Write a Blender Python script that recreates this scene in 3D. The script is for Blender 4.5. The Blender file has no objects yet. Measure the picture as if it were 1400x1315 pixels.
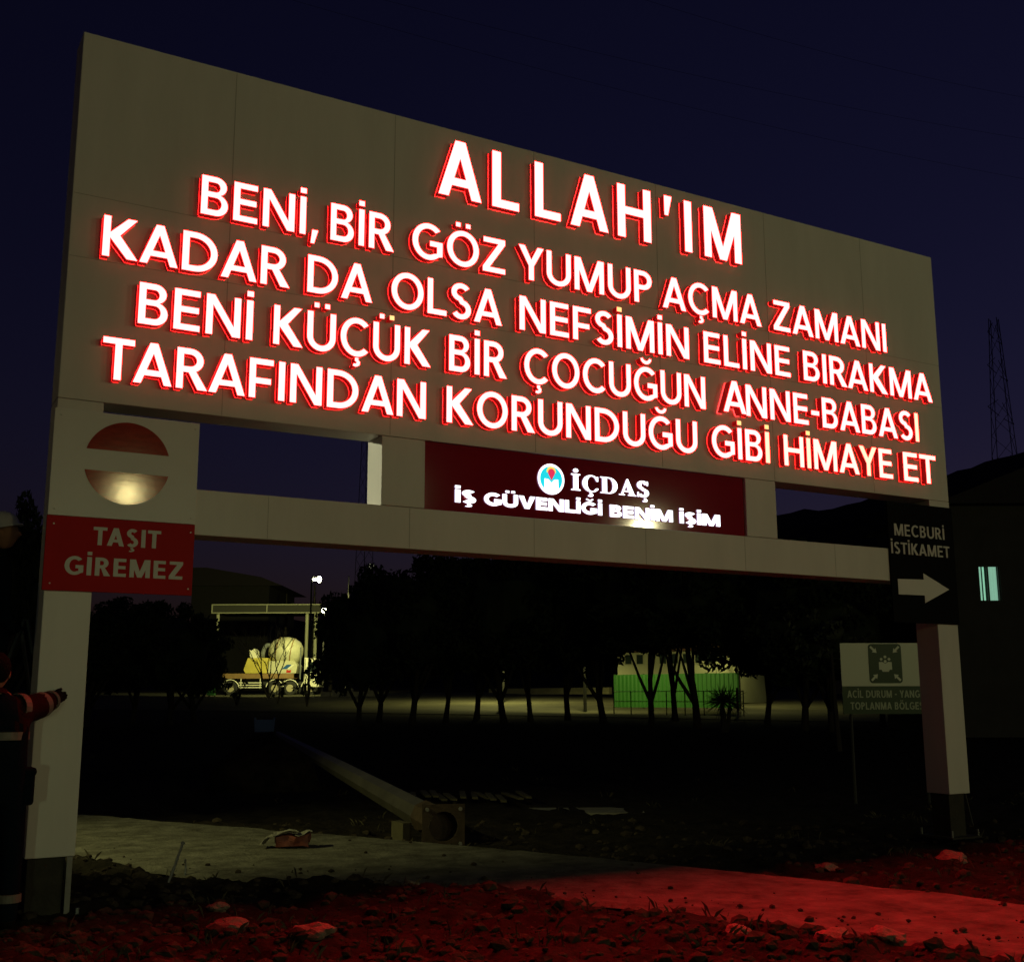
import bpy, bmesh, math, random
import numpy as np
from mathutils import Vector, Matrix, noise
from mathutils.geometry import tessellate_polygon
random.seed(7)
S = bpy.context.scene
COL = S.collection
R = math.radians

# ------------------------------------------------------------------ camera
F = 1574.84
CAM = Vector((-1.16873, -8.59668, 1.5))
FW = Vector((0.48951282, 0.8525448, 0.18315173))
RT = Vector((0.86743859, -0.49753823, -0.00244974))
UP = Vector((-0.08903647, -0.16007206, 0.98308161))
cd = bpy.data.cameras.new('camera')
cam = bpy.data.objects.new('camera', cd)
COL.objects.link(cam)
m = Matrix((RT, UP, -FW)).transposed().to_4x4()
m.translation = CAM
cam.matrix_world = m
cd.sensor_fit = 'HORIZONTAL'
cd.sensor_width = 36
cd.lens = F / 1400 * 36
cd.clip_start = 0.05
cd.clip_end = 3000
S.camera = cam

# ------------------------------------------------------------------ sky: dusk, sun well below the horizon
W = bpy.data.worlds.new("World")
S.world = W
W.use_nodes = True
nt = W.node_tree
bg = nt.nodes['Background']
sk = nt.nodes.new('ShaderNodeTexSky')
sk.sky_type = 'NISHITA'
sk.sun_disc = False
sk.sun_elevation = R(-1.5)
sk.sun_rotation = R(70)
sk.altitude = 50
mx = nt.nodes.new('ShaderNodeMix')
mx.data_type = 'RGBA'
mx.blend_type = 'MULTIPLY'
mx.inputs[0].default_value = 1.0
mx.inputs[7].default_value = (0.30, 0.25, 0.78, 1)
nt.links.new(sk.outputs[0], mx.inputs[6])
nt.links.new(mx.outputs[2], bg.inputs[0])
bg.inputs[1].default_value = 0.060

vs = S.view_settings
vs.view_transform = 'Standard'
vs.look = 'None'
vs.exposure = 0
vs.gamma = 1
vs.use_curve_mapping = False
S.render.engine = 'CYCLES'
S.cycles.max_bounces = 5
S.cycles.use_denoising = True
S.cycles.sample_clamp_indirect = 4

# ------------------------------------------------------------------ helpers
def ray(px, py): return FW + RT * ((px - 700) / F) - UP * ((py - 657.5) / F)
def at(px, py, D): return CAM + ray(px, py) * D
def ony(px, py, y):
    d = ray(px, py); return CAM + d * ((y - CAM.y) / d.y)
def onz(px, py, z=0.0):
    d = ray(px, py); return CAM + d * ((z - CAM.z) / d.z)
YAW = math.atan2(FW.x, FW.y)      # heading of the view to the right of +y
FH = Vector((math.sin(YAW), math.cos(YAW), 0))
RH = Vector((math.cos(YAW), -math.sin(YAW), 0))

MATS = {}
def mat(name, col=(.5, .5, .5), rough=.5, metal=0, spec=.5, var=0, vscale=4, bump=0, bscale=30, emit=None, estr=0, col2=None, stretch=None):
    if name in MATS: return MATS[name]
    M = bpy.data.materials.new(name); M.use_nodes = True; MATS[name] = M
    t = M.node_tree; b = t.nodes['Principled BSDF']
    b.inputs['Base Color'].default_value = (*col, 1)
    b.inputs['Roughness'].default_value = rough
    b.inputs['Metallic'].default_value = metal
    b.inputs['Specular IOR Level'].default_value = spec
    if emit:
        b.inputs['Emission Color'].default_value = (*emit, 1)
        b.inputs['Emission Strength'].default_value = estr
    tc = t.nodes.new('ShaderNodeTexCoord')
    src = tc.outputs['Object']
    if stretch:
        mp = t.nodes.new('ShaderNodeMapping'); mp.inputs['Scale'].default_value = stretch
        t.links.new(src, mp.inputs[0]); src = mp.outputs[0]
    if var or col2:
        n = t.nodes.new('ShaderNodeTexNoise'); n.inputs['Scale'].default_value = vscale
        n.inputs['Detail'].default_value = 6; n.inputs['Roughness'].default_value = .65
        t.links.new(src, n.inputs['Vector'])
        rp = t.nodes.new('ShaderNodeValToRGB')
        rp.color_ramp.elements[0].position = .3; rp.color_ramp.elements[1].position = .72
        c2 = col2 or tuple(c * (1 - var) for c in col)
        rp.color_ramp.elements[0].color = (*c2, 1); rp.color_ramp.elements[1].color = (*col, 1)
        t.links.new(n.outputs['Fac'], rp.inputs[0])
        t.links.new(rp.outputs[0], b.inputs['Base Color'])
    if bump:
        n2 = t.nodes.new('ShaderNodeTexNoise'); n2.inputs['Scale'].default_value = bscale
        n2.inputs['Detail'].default_value = 5
        t.links.new(src, n2.inputs['Vector'])
        bp = t.nodes.new('ShaderNodeBump'); bp.inputs['Strength'].default_value = bump
        bp.inputs['Distance'].default_value = .02
        t.links.new(n2.outputs['Fac'], bp.inputs['Height'])
        t.links.new(bp.outputs[0], b.inputs['Normal'])
    return M

class MB:
    def __init__(s): s.v = []; s.f = []; s.mi = []; s.k = 0
    def add(s, vs, fs, k=None):
        n = len(s.v); s.v += [tuple(v) for v in vs]
        s.f += [tuple(i + n for i in f) for f in fs]; s.mi += [s.k if k is None else k] * len(fs)
        return s
    def box(s, a, b, M=None, k=None):
        x0, y0, z0 = a; x1, y1, z1 = b
        v = [(x0,y0,z0),(x1,y0,z0),(x1,y1,z0),(x0,y1,z0),(x0,y0,z1),(x1,y0,z1),(x1,y1,z1),(x0,y1,z1)]
        if M: v = [M @ Vector(p) for p in v]
        return s.add(v, [(0,3,2,1),(4,5,6,7),(0,1,5,4),(1,2,6,5),(2,3,7,6),(3,0,4,7)], k)
    def cbox(s, c, h, M=None, k=None):
        return s.box([c[i]-h[i] for i in range(3)], [c[i]+h[i] for i in range(3)], M, k)
    def tube(s, pts, rad, n=8, caps=True, k=None):
        pts = [Vector(p) for p in pts]
        if not hasattr(rad, '__len__'): rad = [rad] * len(pts)
        vs = []; fs = []
        for i, p in enumerate(pts):
            d = (pts[min(i+1, len(pts)-1)] - pts[max(i-1, 0)]).normalized()
            a = d.orthogonal() if i == 0 else (pa - d * pa.dot(d))
            a.normalize(); pa = a; b = d.cross(a)
            for j in range(n):
                t = 2*math.pi*j/n
                vs.append(p + (a*math.cos(t) + b*math.sin(t)) * rad[i])
        for i in range(len(pts)-1):
            for j in range(n):
                fs.append((i*n+j, i*n+(j+1)%n, (i+1)*n+(j+1)%n, (i+1)*n+j))
        if caps:
            fs.append(tuple(range(n-1, -1, -1))); fs.append(tuple((len(pts)-1)*n+j for j in range(n)))
        return s.add(vs, fs, k)
    def ball(s, c, r, n=10, m=7, M=None, k=None):
        if not hasattr(r, '__len__'): r = (r, r, r)
        vs = []; fs = []
        for i in range(m+1):
            p = math.pi*i/m
            for j in range(n):
                t = 2*math.pi*j/n
                v = Vector((r[0]*math.sin(p)*math.cos(t), r[1]*math.sin(p)*math.sin(t), r[2]*math.cos(p)))
                if M: v = M @ v
                vs.append(Vector(c) + v)
        for i in range(m):
            for j in range(n):
                fs.append((i*n+j, (i+1)*n+j, (i+1)*n+(j+1)%n, i*n+(j+1)%n))
        return s.add(vs, fs, k)
    def prism(s, loops, y0, y1, wall=True, front=True, back=False, kw=None, kf=None, M=None):
        """loops [outer, hole, ...] in x,z; front at y0 (towards -y)"""
        flat = [p for l in loops for p in l]; n = len(flat)
        T = tessellate_polygon([[Vector((p[0], p[1], 0)) for p in l] for l in loops])
        tf = []
        for a, b, c in T:
            A, B, C = flat[a], flat[b], flat[c]
            cr = (B[0]-A[0])*(C[1]-A[1]) - (B[1]-A[1])*(C[0]-A[0])
            if abs(cr) < 1e-10: continue
            tf.append((a, b, c) if cr > 0 else (a, c, b))
        fx = (lambda v: M @ Vector(v)) if M else (lambda v: v)
        if front: s.add([fx((p[0], y0, p[1])) for p in flat], tf, kf)
        if back: s.add([fx((p[0], y1, p[1])) for p in flat], [t[::-1] for t in tf], kf)
        if wall:
            vs = [fx((p[0], y0, p[1])) for p in flat] + [fx((p[0], y1, p[1])) for p in flat]; fs = []; o = 0
            for li, l in enumerate(loops):
                ar = sum(l[i][0]*l[(i+1)%len(l)][1]-l[(i+1)%len(l)][0]*l[i][1] for i in range(len(l)))
                for i in range(len(l)):
                    a, b = o+i, o+(i+1)%len(l)
                    q = (a, a+n, b+n, b)
                    if (ar < 0) != (li > 0): q = q[::-1]
                    fs.append(q)
                o += len(l)
            s.add(vs, fs, kw)
        return s
    def build(s, name, mats, parent=None, smooth=False, loc=None, bevel=0):
        me = bpy.data.meshes.new(name); me.from_pydata(s.v, [], s.f)
        for mm in (mats if isinstance(mats, (list, tuple)) else [mats]): me.materials.append(mm)
        me.polygons.foreach_set('material_index', s.mi)
        if smooth: me.polygons.foreach_set('use_smooth', [True]*len(s.f))
        me.update()
        o = bpy.data.objects.new(name, me); COL.objects.link(o)
        if parent is not None: o.parent = parent
        if loc is not None: o.location = loc
        if bevel:
            bv = o.modifiers.new('bevel', 'BEVEL'); bv.width = bevel; bv.segments = 2; bv.limit_method = 'ANGLE'
        return o

def tag(o, label=None, cat=None, group=None, kind=None):
    if label: o['label'] = label
    if cat: o['category'] = cat
    if group: o['group'] = group
    if kind: o['kind'] = kind
    return o
def empty(name, loc, label, cat, group=None, rz=0):
    o = bpy.data.objects.new(name, None); COL.objects.link(o)
    o.location = loc; o.rotation_euler = (0, 0, rz); o.empty_display_size = .2
    return tag(o, label, cat, group)

# ------------------------------------------------------------------ lettering
def arc(cx, cy, rx, ry, a0, a1, n=14):
    return [(cx+rx*math.cos(R(a0+(a1-a0)*i/n)), cy+ry*math.sin(R(a0+(a1-a0)*i/n))) for i in range(n+1)]
def rect(x0, y0, x1, y1): return [(x0, y0), (x1, y0), (x1, y1), (x0, y1)]
def stroke(pts, w0, w1):
    L = []; Rr = []
    for i, p in enumerate(pts):
        a = Vector(pts[max(i-1, 0)]); b = Vector(pts[min(i+1, len(pts)-1)]); d = (b-a).normalized()
        n = Vector((-d.y, d.x)); wd = math.hypot(w0*n.x, w1*n.y)/2
        L.append((p[0]+n.x*wd, p[1]+n.y*wd)); Rr.append((p[0]-n.x*wd, p[1]-n.y*wd))
    return L + Rr[::-1]
def ced(c, w):
    k = w/.16
    return [[(c-.05*k, -.045), (c+.055*k, -.045), (c+.045*k, -.1), (c+.1*k, -.15), (c+.08*k, -.24), (c-.02*k, -.285), (c-.11*k, -.265), (c-.09*k, -.205), (c-.01*k, -.2), (c, -.155), (c-.05*k, -.13)]]
def glyph(ch, w, serif=False, hh=None):
    """outlines of one capital, cap height 1, stem w -> [shapes = [outer, holes...]], width"""
    h = hh or w*.88
    base = {'İ':'I','Ö':'O','Ü':'U','Ç':'C','Ş':'S','Ğ':'G'}.get(ch, ch)
    sh = []
    if serif:
        t = .06
        if base == 'I':
            Wd = w+.2
            sh = [[[(0,0),(Wd,0),(Wd,t),(Wd-.1,t+.04),(Wd-.1,1-t-.04),(Wd,1-t),(Wd,1),(0,1),(0,1-t),(.1,1-t-.04),(.1,t+.04),(0,t)]]]
        elif base == 'C':
            Wd = .8
            sh = [[arc(.44,.5,.44,.52,40,322,30)+[(.78,.24),(.70,.24)]+arc(.47,.5,.47-w,.45,-40,-318,26)+[(.70,.66),(.78,.66),(.78,.95),(.72,.95)]]]
        elif base == 'D':
            Wd = .86
            sh = [[[(0,0),(.42,0)]+arc(.42,.5,.44,.5,-90,90,20)+[(0,1),(0,1-t),(.09,1-t),(.09,t),(0,t)], [(.09+w,t)]+arc(.42,.5,.44-w,.5-t,-90,90,16)+[(.09+w,1-t)]]]
        elif base == 'A':
            Wd = .86
            sh = [[[(0,0),(.3,0),(.3,t),(.21,t),(.255,.22),(.5,.22),(.55,t),(.46,t),(.46,0),(.88,0),(.88,t),(.8,t),(.47,1.02),(.40,1.02),(.1,t),(0,t)], [(.28,.3),(.46,.3),(.375,.62)]]]
        elif base == 'S':
            Wd = .6
            P = arc(.3,.74,.19,.2,20,250,16)+arc(.3,.26,.2,.2,80,-150,18)
            sh = [[stroke(P, w*.95, .15)], [rect(.5,.72,.57,1.0)], [rect(.02,0,.09,.3)]]
        if ch == 'İ': sh.append([arc(w/2+.1,1.2,.125,.125,0,345,15)])
        if ch in 'ÇŞ': sh.append([[(.36,-.06),(.48,-.06),(.46,-.11),(.54,-.17),(.5,-.28),(.38,-.31),(.27,-.28),(.29,-.21),(.38,-.22),(.4,-.17),(.35,-.15)]])
        return sh, Wd
    if base == 'I': Wd = w; sh = [[rect(0,0,w,1)]]
    elif base == 'L': Wd = .52; sh = [[[(0,0),(Wd,0),(Wd,h),(w,h),(w,1),(0,1)]]]
    elif base == 'E':
        Wd = .55; a = .5-h/2+.01
        sh = [[[(0,0),(Wd,0),(Wd,h),(w,h),(w,a),(Wd-.03,a),(Wd-.03,a+h),(w,a+h),(w,1-h),(Wd-.01,1-h),(Wd-.01,1),(0,1)]]]
    elif base == 'F':
        Wd = .54; a = .44-h/2
        sh = [[[(0,0),(w,0),(w,a),(Wd-.05,a),(Wd-.05,a+h),(w,a+h),(w,1-h),(Wd,1-h),(Wd,1),(0,1)]]]
    elif base == 'T':
        Wd = .64; c = Wd/2
        sh = [[[(c-w/2,0),(c+w/2,0),(c+w/2,1-h),(Wd,1-h),(Wd,1),(0,1),(0,1-h),(c-w/2,1-h)]]]
    elif base == 'H':
        Wd = .74; a = .52-h/2
        sh = [[[(0,0),(w,0),(w,a),(Wd-w,a),(Wd-w,0),(Wd,0),(Wd,1),(Wd-w,1),(Wd-w,a+h),(w,a+h),(w,1),(0,1)]]]
    elif base == 'A':
        Wd = .8; ap = .56*w; sw = 1.12*w; y1 = .2; y2 = .2+h*.95; e = Wd/2-ap
        xi = lambda y: sw+e*y
        sh = [[[(0,0),(sw,0),(xi(y1),y1),(Wd-xi(y1),y1),(Wd-sw,0),(Wd,0),(Wd/2+ap,1),(Wd/2-ap,1)], [(xi(y2),y2),(Wd-xi(y2),y2),(Wd/2,(Wd/2-sw)/e)]]]
    elif base == 'N':
        Wd = .75; dw = 1.2*w
        sh = [[[(0,0),(w,0),(w,1-w/(Wd-dw)),(Wd-dw,0),(Wd,0),(Wd,1),(Wd-w,1),(Wd-w,1-(Wd-w-dw)/(Wd-dw)),(dw,1),(0,1)]]]
    elif base == 'M':
        Wd = .9; dw = 1.28*w; fw = .5*w; c = Wd/2; y2 = 1-w/(c-fw); v1 = 1-(c-dw)/(c+fw-dw)
        sh = [[[(0,0),(w,0),(w,y2),(c-fw,0),(c+fw,0),(Wd-w,y2),(Wd-w,0),(Wd,0),(Wd,1),(Wd-dw,1),(c,v1),(dw,1),(0,1)]]]
    elif base == 'K':
        Wd = .7
        sh = [[[(0,0),(w,0),(w,.475),(Wd-1.4*w,0),(Wd+.02,0),(w+.2,.555),(Wd-.02,1),(Wd-.02-1.32*w,1),(w,.6),(w,1),(0,1)]]]
    elif base == 'Z':
        Wd = .62; q = 1.3*w
        sh = [[[(0,0),(Wd,0),(Wd,h),(q,h),(Wd,1-h),(Wd,1),(.02,1),(.02,1-h),(Wd-q,1-h),(0,h)]]]
    elif base == 'Y':
        Wd = .72; c = Wd/2
        sh = [[[(c-w/2,0),(c+w/2,0),(c+w/2,.42),(Wd,1),(Wd-1.22*w,1),(c,.6),(1.22*w,1),(0,1),(c-w/2,.42)]]]
    elif base == 'V':
        Wd = .78; c = Wd/2; q = .55*w
        sh = [[[(c-q,0),(c+q,0),(Wd,1),(Wd-1.2*w,1),(c,.32),(1.2*w,1),(0,1)]]]
    elif base == 'B':
        Wd = .6; r = .24; xu = Wd-.04-r; xl = Wd-.27; yu = .54+.45*h; yl = .54-.5*h
        o = [(0,0),(xl,0)]+arc(xl,.28,.27,.28,-90,68,12)+arc(xu,.76,r,.24,-66,90,12)+[(0,1)]
        h1 = [(w,yu)]+arc(xu,(yu+1-h)/2,r-w,(1-h-yu)/2,-90,90,10)+[(w,1-h)]
        h2 = [(w,h)]+arc(xl,(h+yl)/2,.27-w,(yl-h)/2,-90,90,10)+[(w,yl)]
        sh = [[o,h1,h2]]
    elif base == 'D':
        Wd = .76; x0 = .27
        sh = [[[(0,0)]+arc(x0,.5,Wd-x0,.5,-90,90,20)+[(0,1)], [(w,h)]+arc(x0,.5,Wd-x0-w,.5-h,-90,90,16)+[(w,1-h)]]]
    elif base in 'PR':
        Wd = .58 if base == 'P' else .64; r = .29; x0 = .57-r; yb = .41
        bowl = arc(x0,(1+yb)/2,r,(1-yb)/2,-90 if base == 'P' else -62,90,14)
        hole = [(w,yb+h)]+arc(x0,(1+yb)/2,r-w,(1-yb)/2-h,-90,90,12)+[(w,1-h)]
        if base == 'P': o = [(0,0),(w,0),(w,yb)]+bowl+[(0,1)]
        else: o = [(0,0),(w,0),(w,yb),(x0-.02,yb),(Wd-1.25*w,0),(Wd+.03,0)]+bowl+[(0,1)]
        sh = [[o, hole]]
    elif base == 'C':
        Wd = .74; rx, ry = .42, .515
        sh = [[arc(.42,.5,rx,ry,44,316,26)+arc(.42,.5,rx-w,ry-h,-48,-312,24)]]
    elif base == 'G':
        Wd = .8; c = .42; xr = .79
        sh = [[arc(c,.5,.42,.515,44,310,26)+[(xr,.13),(xr,.53),(c+.04,.53),(c+.04,.53-h),(xr-w,.53-h),(xr-w,.2)]+arc(c,.5,.42-w,.515-h,-60,-312,22)]]
    elif base == 'O':
        Wd = .86; sh = [[arc(.43,.5,.43,.515,0,350,35), arc(.43,.5,.43-w,.515-h,0,345,23)]]
    elif base == 'S':
        Wd = .56; q = h/2
        P = arc(.28,.755,.28-w*.55,.26-q,32,262,16)+arc(.28,.265,.28-w*.5,.28-q,82,-148,18)
        sh = [[stroke(P, w, h)]]
    elif base == 'U':
        Wd = .72; c = Wd/2; ry = .36
        sh = [[[(0,1)]+arc(c,ry,c,ry+.015,180,360,20)+[(Wd,1),(Wd-w,1)]+arc(c,ry,c-w,ry+.015-h,360,180,16)+[(w,1)]]]
    elif ch == '-': Wd = .3; sh = [[rect(0,.36,.3,.36+h)]]
    elif ch == ',': Wd = w*1.1; sh = [[[(0,-.2),(w*.6,-.2),(w*1.25,.16),(w*.25,.16)]]]
    elif ch == "'": Wd = w*1.1; sh = [[[(.02,.62),(w*.6,.62),(w*1.15,1),(w*.1,1)]]]
    if ch == 'İ': sh.append([rect(0,1.1,w,1.1+w*.95)])
    if ch in 'ÖÜ':
        c = Wd/2
        for sx in (-1, 1): sh.append([rect(c+sx*.135-w*.42,1.12,c+sx*.135+w*.42,1.12+w*.85)])
    if ch == 'Ğ': sh.append([arc(.42,1.3,.19,.2,190,350,12)+arc(.42,1.3,.11,.1,350,190,12)])
    if ch in 'ÇŞ': sh += [ced(Wd/2-(0 if ch == 'Ş' else -.06), w)]
    return sh, Wd
KERN = {'LL':.02,'AT':-.09,'TA':-.09,'RA':-.03,'FI':.0,'YA':-.06,'AY':-.06,'KA':-.03,'LA':.0}
def layout(text, x0, x1, z0, cap, w, gap=.15, serif=False, space=.36, hh=None):
    """-> [(char, [shapes in x,z])] fitted so the ink runs from x0 to x1"""
    pen = 0; out = []
    for i, c in enumerate(text):
        if c == ' ': pen += space; continue
        sh, wd = glyph(c, w, serif, hh)
        out.append((c, pen, sh))
        pen += wd+gap
        if i+1 < len(text):
            pen += KERN.get(c+text[i+1], 0)
            if c in "AVYT" or text[i+1] in "AVYT": pen -= gap*.3
            if c in 'CGOÇĞÖU' : pen -= gap*.12
    xs = [p[0]+o for _, o, sh in out for s_ in sh for l in s_ for p in l]
    a, b = min(xs), max(xs); k = (x1-x0)/(b-a)
    return [(c, [[[(x0+(p[0]+o-a)*k, z0+p[1]*cap) for p in l] for l in s_] for s_ in sh]) for c, o, sh in out]
def flat_text(text, x0, x1, z0, cap, w, y0, y1, material, parent, name='lettering', M=None, **kw):
    mb = MB()
    for c, shapes in layout(text, x0, x1, z0, cap, w, **kw):
        for s_ in shapes: mb.prism(s_, y0, y1, M=M)
    return mb.build(name, material, parent)

# ------------------------------------------------------------------ materials
white = mat('white_cladding', (.75,.72,.67), .42, spec=.3, var=.13, vscale=2.6, stretch=(1,1,.22))
seam = mat('dark_seam', (.40,.385,.35), .7)
white_sign = mat('white_sign_sheet', (.76,.74,.70), .4, spec=.35, var=.06, vscale=3)
red_film = mat('red_glossy_film', (.42,.030,.012), .088, spec=.20, var=.45, vscale=9, bump=.006, bscale=22, stretch=(1,1,4))
red_sheet = mat('red_sign_sheet', (.46,.004,.006), .5, spec=.12, var=.12, vscale=3)
red_panel = mat('maroon_gloss_panel', (.30,.006,.016), .065, spec=.5, var=.1, vscale=2)
black_sheet = mat('black_sign_sheet', (.004,.004,.005), .6, spec=.06)
grey_print = mat('pale_print', (.62,.60,.56), .5)
steel = mat('rusty_steel', (.035,.030,.02), .8, metal=.0, var=.5, vscale=9, bump=.3)
galv = mat('galvanised_steel', (.30,.30,.29), .45, metal=.5, var=.3, vscale=6)
dark_metal = mat('dark_metal', (.02,.02,.02), .5)
path_m = mat('dusty_concrete', (.19,.178,.15), .95, spec=.1, col2=(.058,.052,.042), vscale=3.4, bump=1, bscale=28)
concrete = mat('concrete', (.26,.25,.22), .9, var=.45, vscale=3.5, bump=.5, bscale=25)
soil = mat('dark_soil', (.032,.025,.019), .95, spec=.08, col2=(.006,.005,.004), vscale=5, bump=.9, bscale=22)
asphalt = mat('road_surface', (.09,.085,.06), .95, spec=.1, var=.45, vscale=.5)
face_m = mat('lit_red_letter_face', (.8,.1,.08), .4, emit=(1,.0145,.0142), estr=75)
face_y = mat('lit_yellow_letter_face', (.8,.5,.1), .4, emit=(1,.62,.22), estr=1.5)
trim_m = mat('letter_edge_trim', (.6,.02,.02), .3, emit=(1,.085,.08), estr=2.6)
face_c = mat('lit_cream_letter_face', (.8,.4,.2), .4, emit=(1,.0142,.0120), estr=75)
face_g = mat('lit_golden_letter_face', (.8,.4,.2), .4, emit=(1,.0133,.0090), estr=75)
return_m = mat('red_letter_return', (.42,.008,.010), .35, emit=(1,.010,.014), estr=.13)
lit_white = mat('lit_white_letter_face', (.8,.8,.8), .4, emit=(.93,.92,1), estr=2.6)
lit_white_side = mat('lit_white_letter_side', (.7,.7,.75), .4, emit=(.6,.55,1), estr=.35)

# ------------------------------------------------------------------ ground
back_e = [(-2.2,15.5),(-.3,11.2),(1.64,7.44),(4.46,2.11),(5.91,-1.38),(6.38,-2.85),(7.1,-5.6),(7.6,-8)]
front_e = [(-4.2,14),(-1.6,9),(.2,5.2),(1.35,1.9),(3.3,-.35),(4.42,-2.68),(4.95,-4.3),(5.3,-8)]
def edge_x(E, y):
    E = E[::-1]
    if y <= E[0][1]: return E[0][0]
    for a, b in zip(E, E[1:]):
        if a[1] <= y <= b[1]: return a[0]+(b[0]-a[0])*(y-a[1])/(b[1]-a[1])
    return E[-1][0]
HB = [(0,0),(14,0),(18,-.05),(50,.42),(97,1.85),(200,3.0),(900,6)]
def zbase(x, y):
    d = (x-CAM.x)*FH.x+(y-CAM.y)*FH.y
    if d <= 0: return 0.0
    for a, b in zip(HB, HB[1:]):
        if d <= b[0]: return a[1]+(b[1]-a[1])*(d-a[0])/(b[0]-a[0])
    return 6.0
def zground(x, y):
    z = zbase(x, y); r = math.hypot(x-CAM.x, y-CAM.y)
    if r < 40:
        p = Vector((x, y, 0)); fo = max(0, min(1, (40-r)/20))
        n1 = noise.noise(p*.9); n2 = noise.noise(p*3.1+Vector((7,3,1))); n3 = noise.noise(p*8+Vector((1,9,4))); n4 = abs(noise.noise(p*17))
        xb = edge_x(back_e, y); xf = edge_x(front_e, y)
        rough = fo*(n1*.07+n2*.06+n3*.042+n4*.026)
        if -8 < y < 15.5:
            if xf+.25*n1+.08 < x < xb+.05: return z-.06
            if x >= xb: z += -.10*min(1, (x-xb)/.3)+rough*.9+(.05 if x > 6.5 and y < 1.5 else 0)
            else:
                t = min(1, max(0, xf+.25*n1+.1-x)/.3); z += t*(rough+.045)-.05*(1-t)
        else: z += rough
    return z
def ground():
    A = []; a = -180
    while a < 180:
        A.append(a); a += .28 if -27 <= a <= 27 else 4
    rs = [0.0, 1.5, 3.0]; r = 4.5
    while r < 900: rs.append(r); r *= 1.0075 if r < 16 else (1.03 if r < 120 else 1.2)
    vs = []; fs = []
    for r in rs:
        for a in A:
            t = YAW+R(a); x = CAM.x+r*math.sin(t); y = CAM.y+r*math.cos(t)
            vs.append((x, y, zground(x, y)))
    n = len(A)
    for i in range(len(rs)-1):
        for j in range(n): fs.append((i*n+j, i*n+(j+1)%n, (i+1)*n+(j+1)%n, (i+1)*n+j))
    mb = MB(); mb.v = vs; mb.f = [f[::-1] for f in fs]; mb.mi = [0]*len(fs)
    o = mb.build('ground', soil, smooth=True); tag(o, kind='structure')
ground()

def path():
    mb = MB(); N = 240; M_ = 24; vs = []
    for i in range(N+1):
        y = -8+23.5*(i/N)**1.0
        xb = edge_x(back_e, y)+noise.noise((0, y*1.3, 2))*.03; xf = edge_x(front_e, y)+noise.noise((5, y*1.1, 0))*.24+noise.noise((8, y*5, 0))*.10
        for j in range(M_+1):
            x = xf+(xb-xf)*j/M_
            vs.append((x, y, .02+.014*noise.noise((x*1.5, y*1.5, 3))+.008*noise.noise((x*7, y*7, 3))-(.03 if j == 0 else 0)))
        vs.append((xb+.01, y, -.16))
    n = M_+2
    fs = [(i*n+j, i*n+j+1, (i+1)*n+j+1, (i+1)*n+j) for i in range(N) for j in range(n-1)]
    mb.add(vs, fs); tag(mb.build('path', path_m, smooth=False), kind='structure')
path()

def road():
    mb = MB(); vs = []; fs = []; N = 40
    for i in range(N+1):
        px = -100+1500*i/N
        for j in range(9):
            d = 58+ (94-58)*j/8
            d -= 0.012*(px-500)*(1-j/8)*1.2
            p = CAM+(FH+RH*((px-700)/F))*d
            vs.append((p.x, p.y, zbase(p.x, p.y)+.03))
    for i in range(N):
        for j in range(8): fs.append((i*9+j, (i+1)*9+j, (i+1)*9+j+1, i*9+j+1))
    mb.add(vs, fs); tag(mb.build('road', asphalt), kind='structure')
road()

def hills():
    prof = [(-1500,860),(-900,840),(-300,850),(0,845),(250,850),(450,845),(600,790),(700,765),(900,725),(1075,698),(1140,692),(1190,680),(1250,664),(1300,650),(1400,618),(1700,560),(2400,620),(3200,760)]
    mb = MB(); vs = []; cols = 240
    for i in range(cols+1):
        px = -1500+4700*i/cols
        for a, b in zip(prof, prof[1:]):
            if a[0] <= px <= b[0]: py = a[1]+(b[1]-a[1])*(px-a[0])/(b[0]-a[0]); break
        dirh = (FH+RH*((px-700)/F)).normalized()
        c = max(.25, dirh.dot(FH))
        for r, k in ((300,0),(400,.45),(470,.8),(520,1),(600,.8),(760,0)):
            hgt = (951-py)/1602*520/1*k/c*c
            hgt *= 1+.05*noise.noise((px*.02, r*.01, 0))*k
            hgt += k*2.2*noise.noise((px*.09, r*.02, 5))+k*1.4*noise.noise((px*.31, r*.05, 9))
            p = CAM+dirh*(r/c if c > .3 else r)
            vs.append((p.x, p.y, max(2.5, 1.5+hgt*1.0)))
    fs = [(i*6+j, (i+1)*6+j, (i+1)*6+j+1, i*6+j+1) for i in range(cols) for j in range(5)]
    mb.add(vs, fs)
    tag(mb.build('hills', mat('hill_scrub', (.03,.035,.02), .95, spec=.1, var=.5, vscale=.05), smooth=True), kind='structure')
hills()

# ------------------------------------------------------------------ the sign gantry
BW, LW, DP = 9.405, .32, .30
ZT, ZB, BT, BB = 6.505, 3.62, 3.035, 2.690
G = empty('sign_gantry', (BW/2, .15, 0), 'big white clad gantry sign frame with wide board on two square legs', 'sign frame')
def gpart(name, mb, mm, bevel=.006):
    o = mb.build(name, mm, G, bevel=bevel); o.matrix_parent_inverse = Matrix.Translation((-BW/2, -.15, 0)); return o
bd = gpart('board', MB().box((0,0,ZB), (BW,DP,ZT)), white)
for i in range(1, 7):
    x = 1.19+1.41*(i-1)
    MB().box((x-.0025,-.0015,ZB+.01), (x+.0025,.004,ZT-.01)).build('panel_joint', seam, bd)
for z in (5.194, 4.701): MB().box((.01,-.0015,z-.002), (BW-.01,.004,z+.002)).build('panel_joint', seam, bd)
mb = MB()
gpart('leg', MB().box((0,0,.433), (LW,DP,ZB-.003)), white)
gpart('leg', MB().box((BW-LW,0,.465), (BW,DP,ZB-.003)), white)
bm_ = gpart('beam', MB().box((LW+.002,0,BB), (BW-LW-.002,DP,BT)), white)
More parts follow.
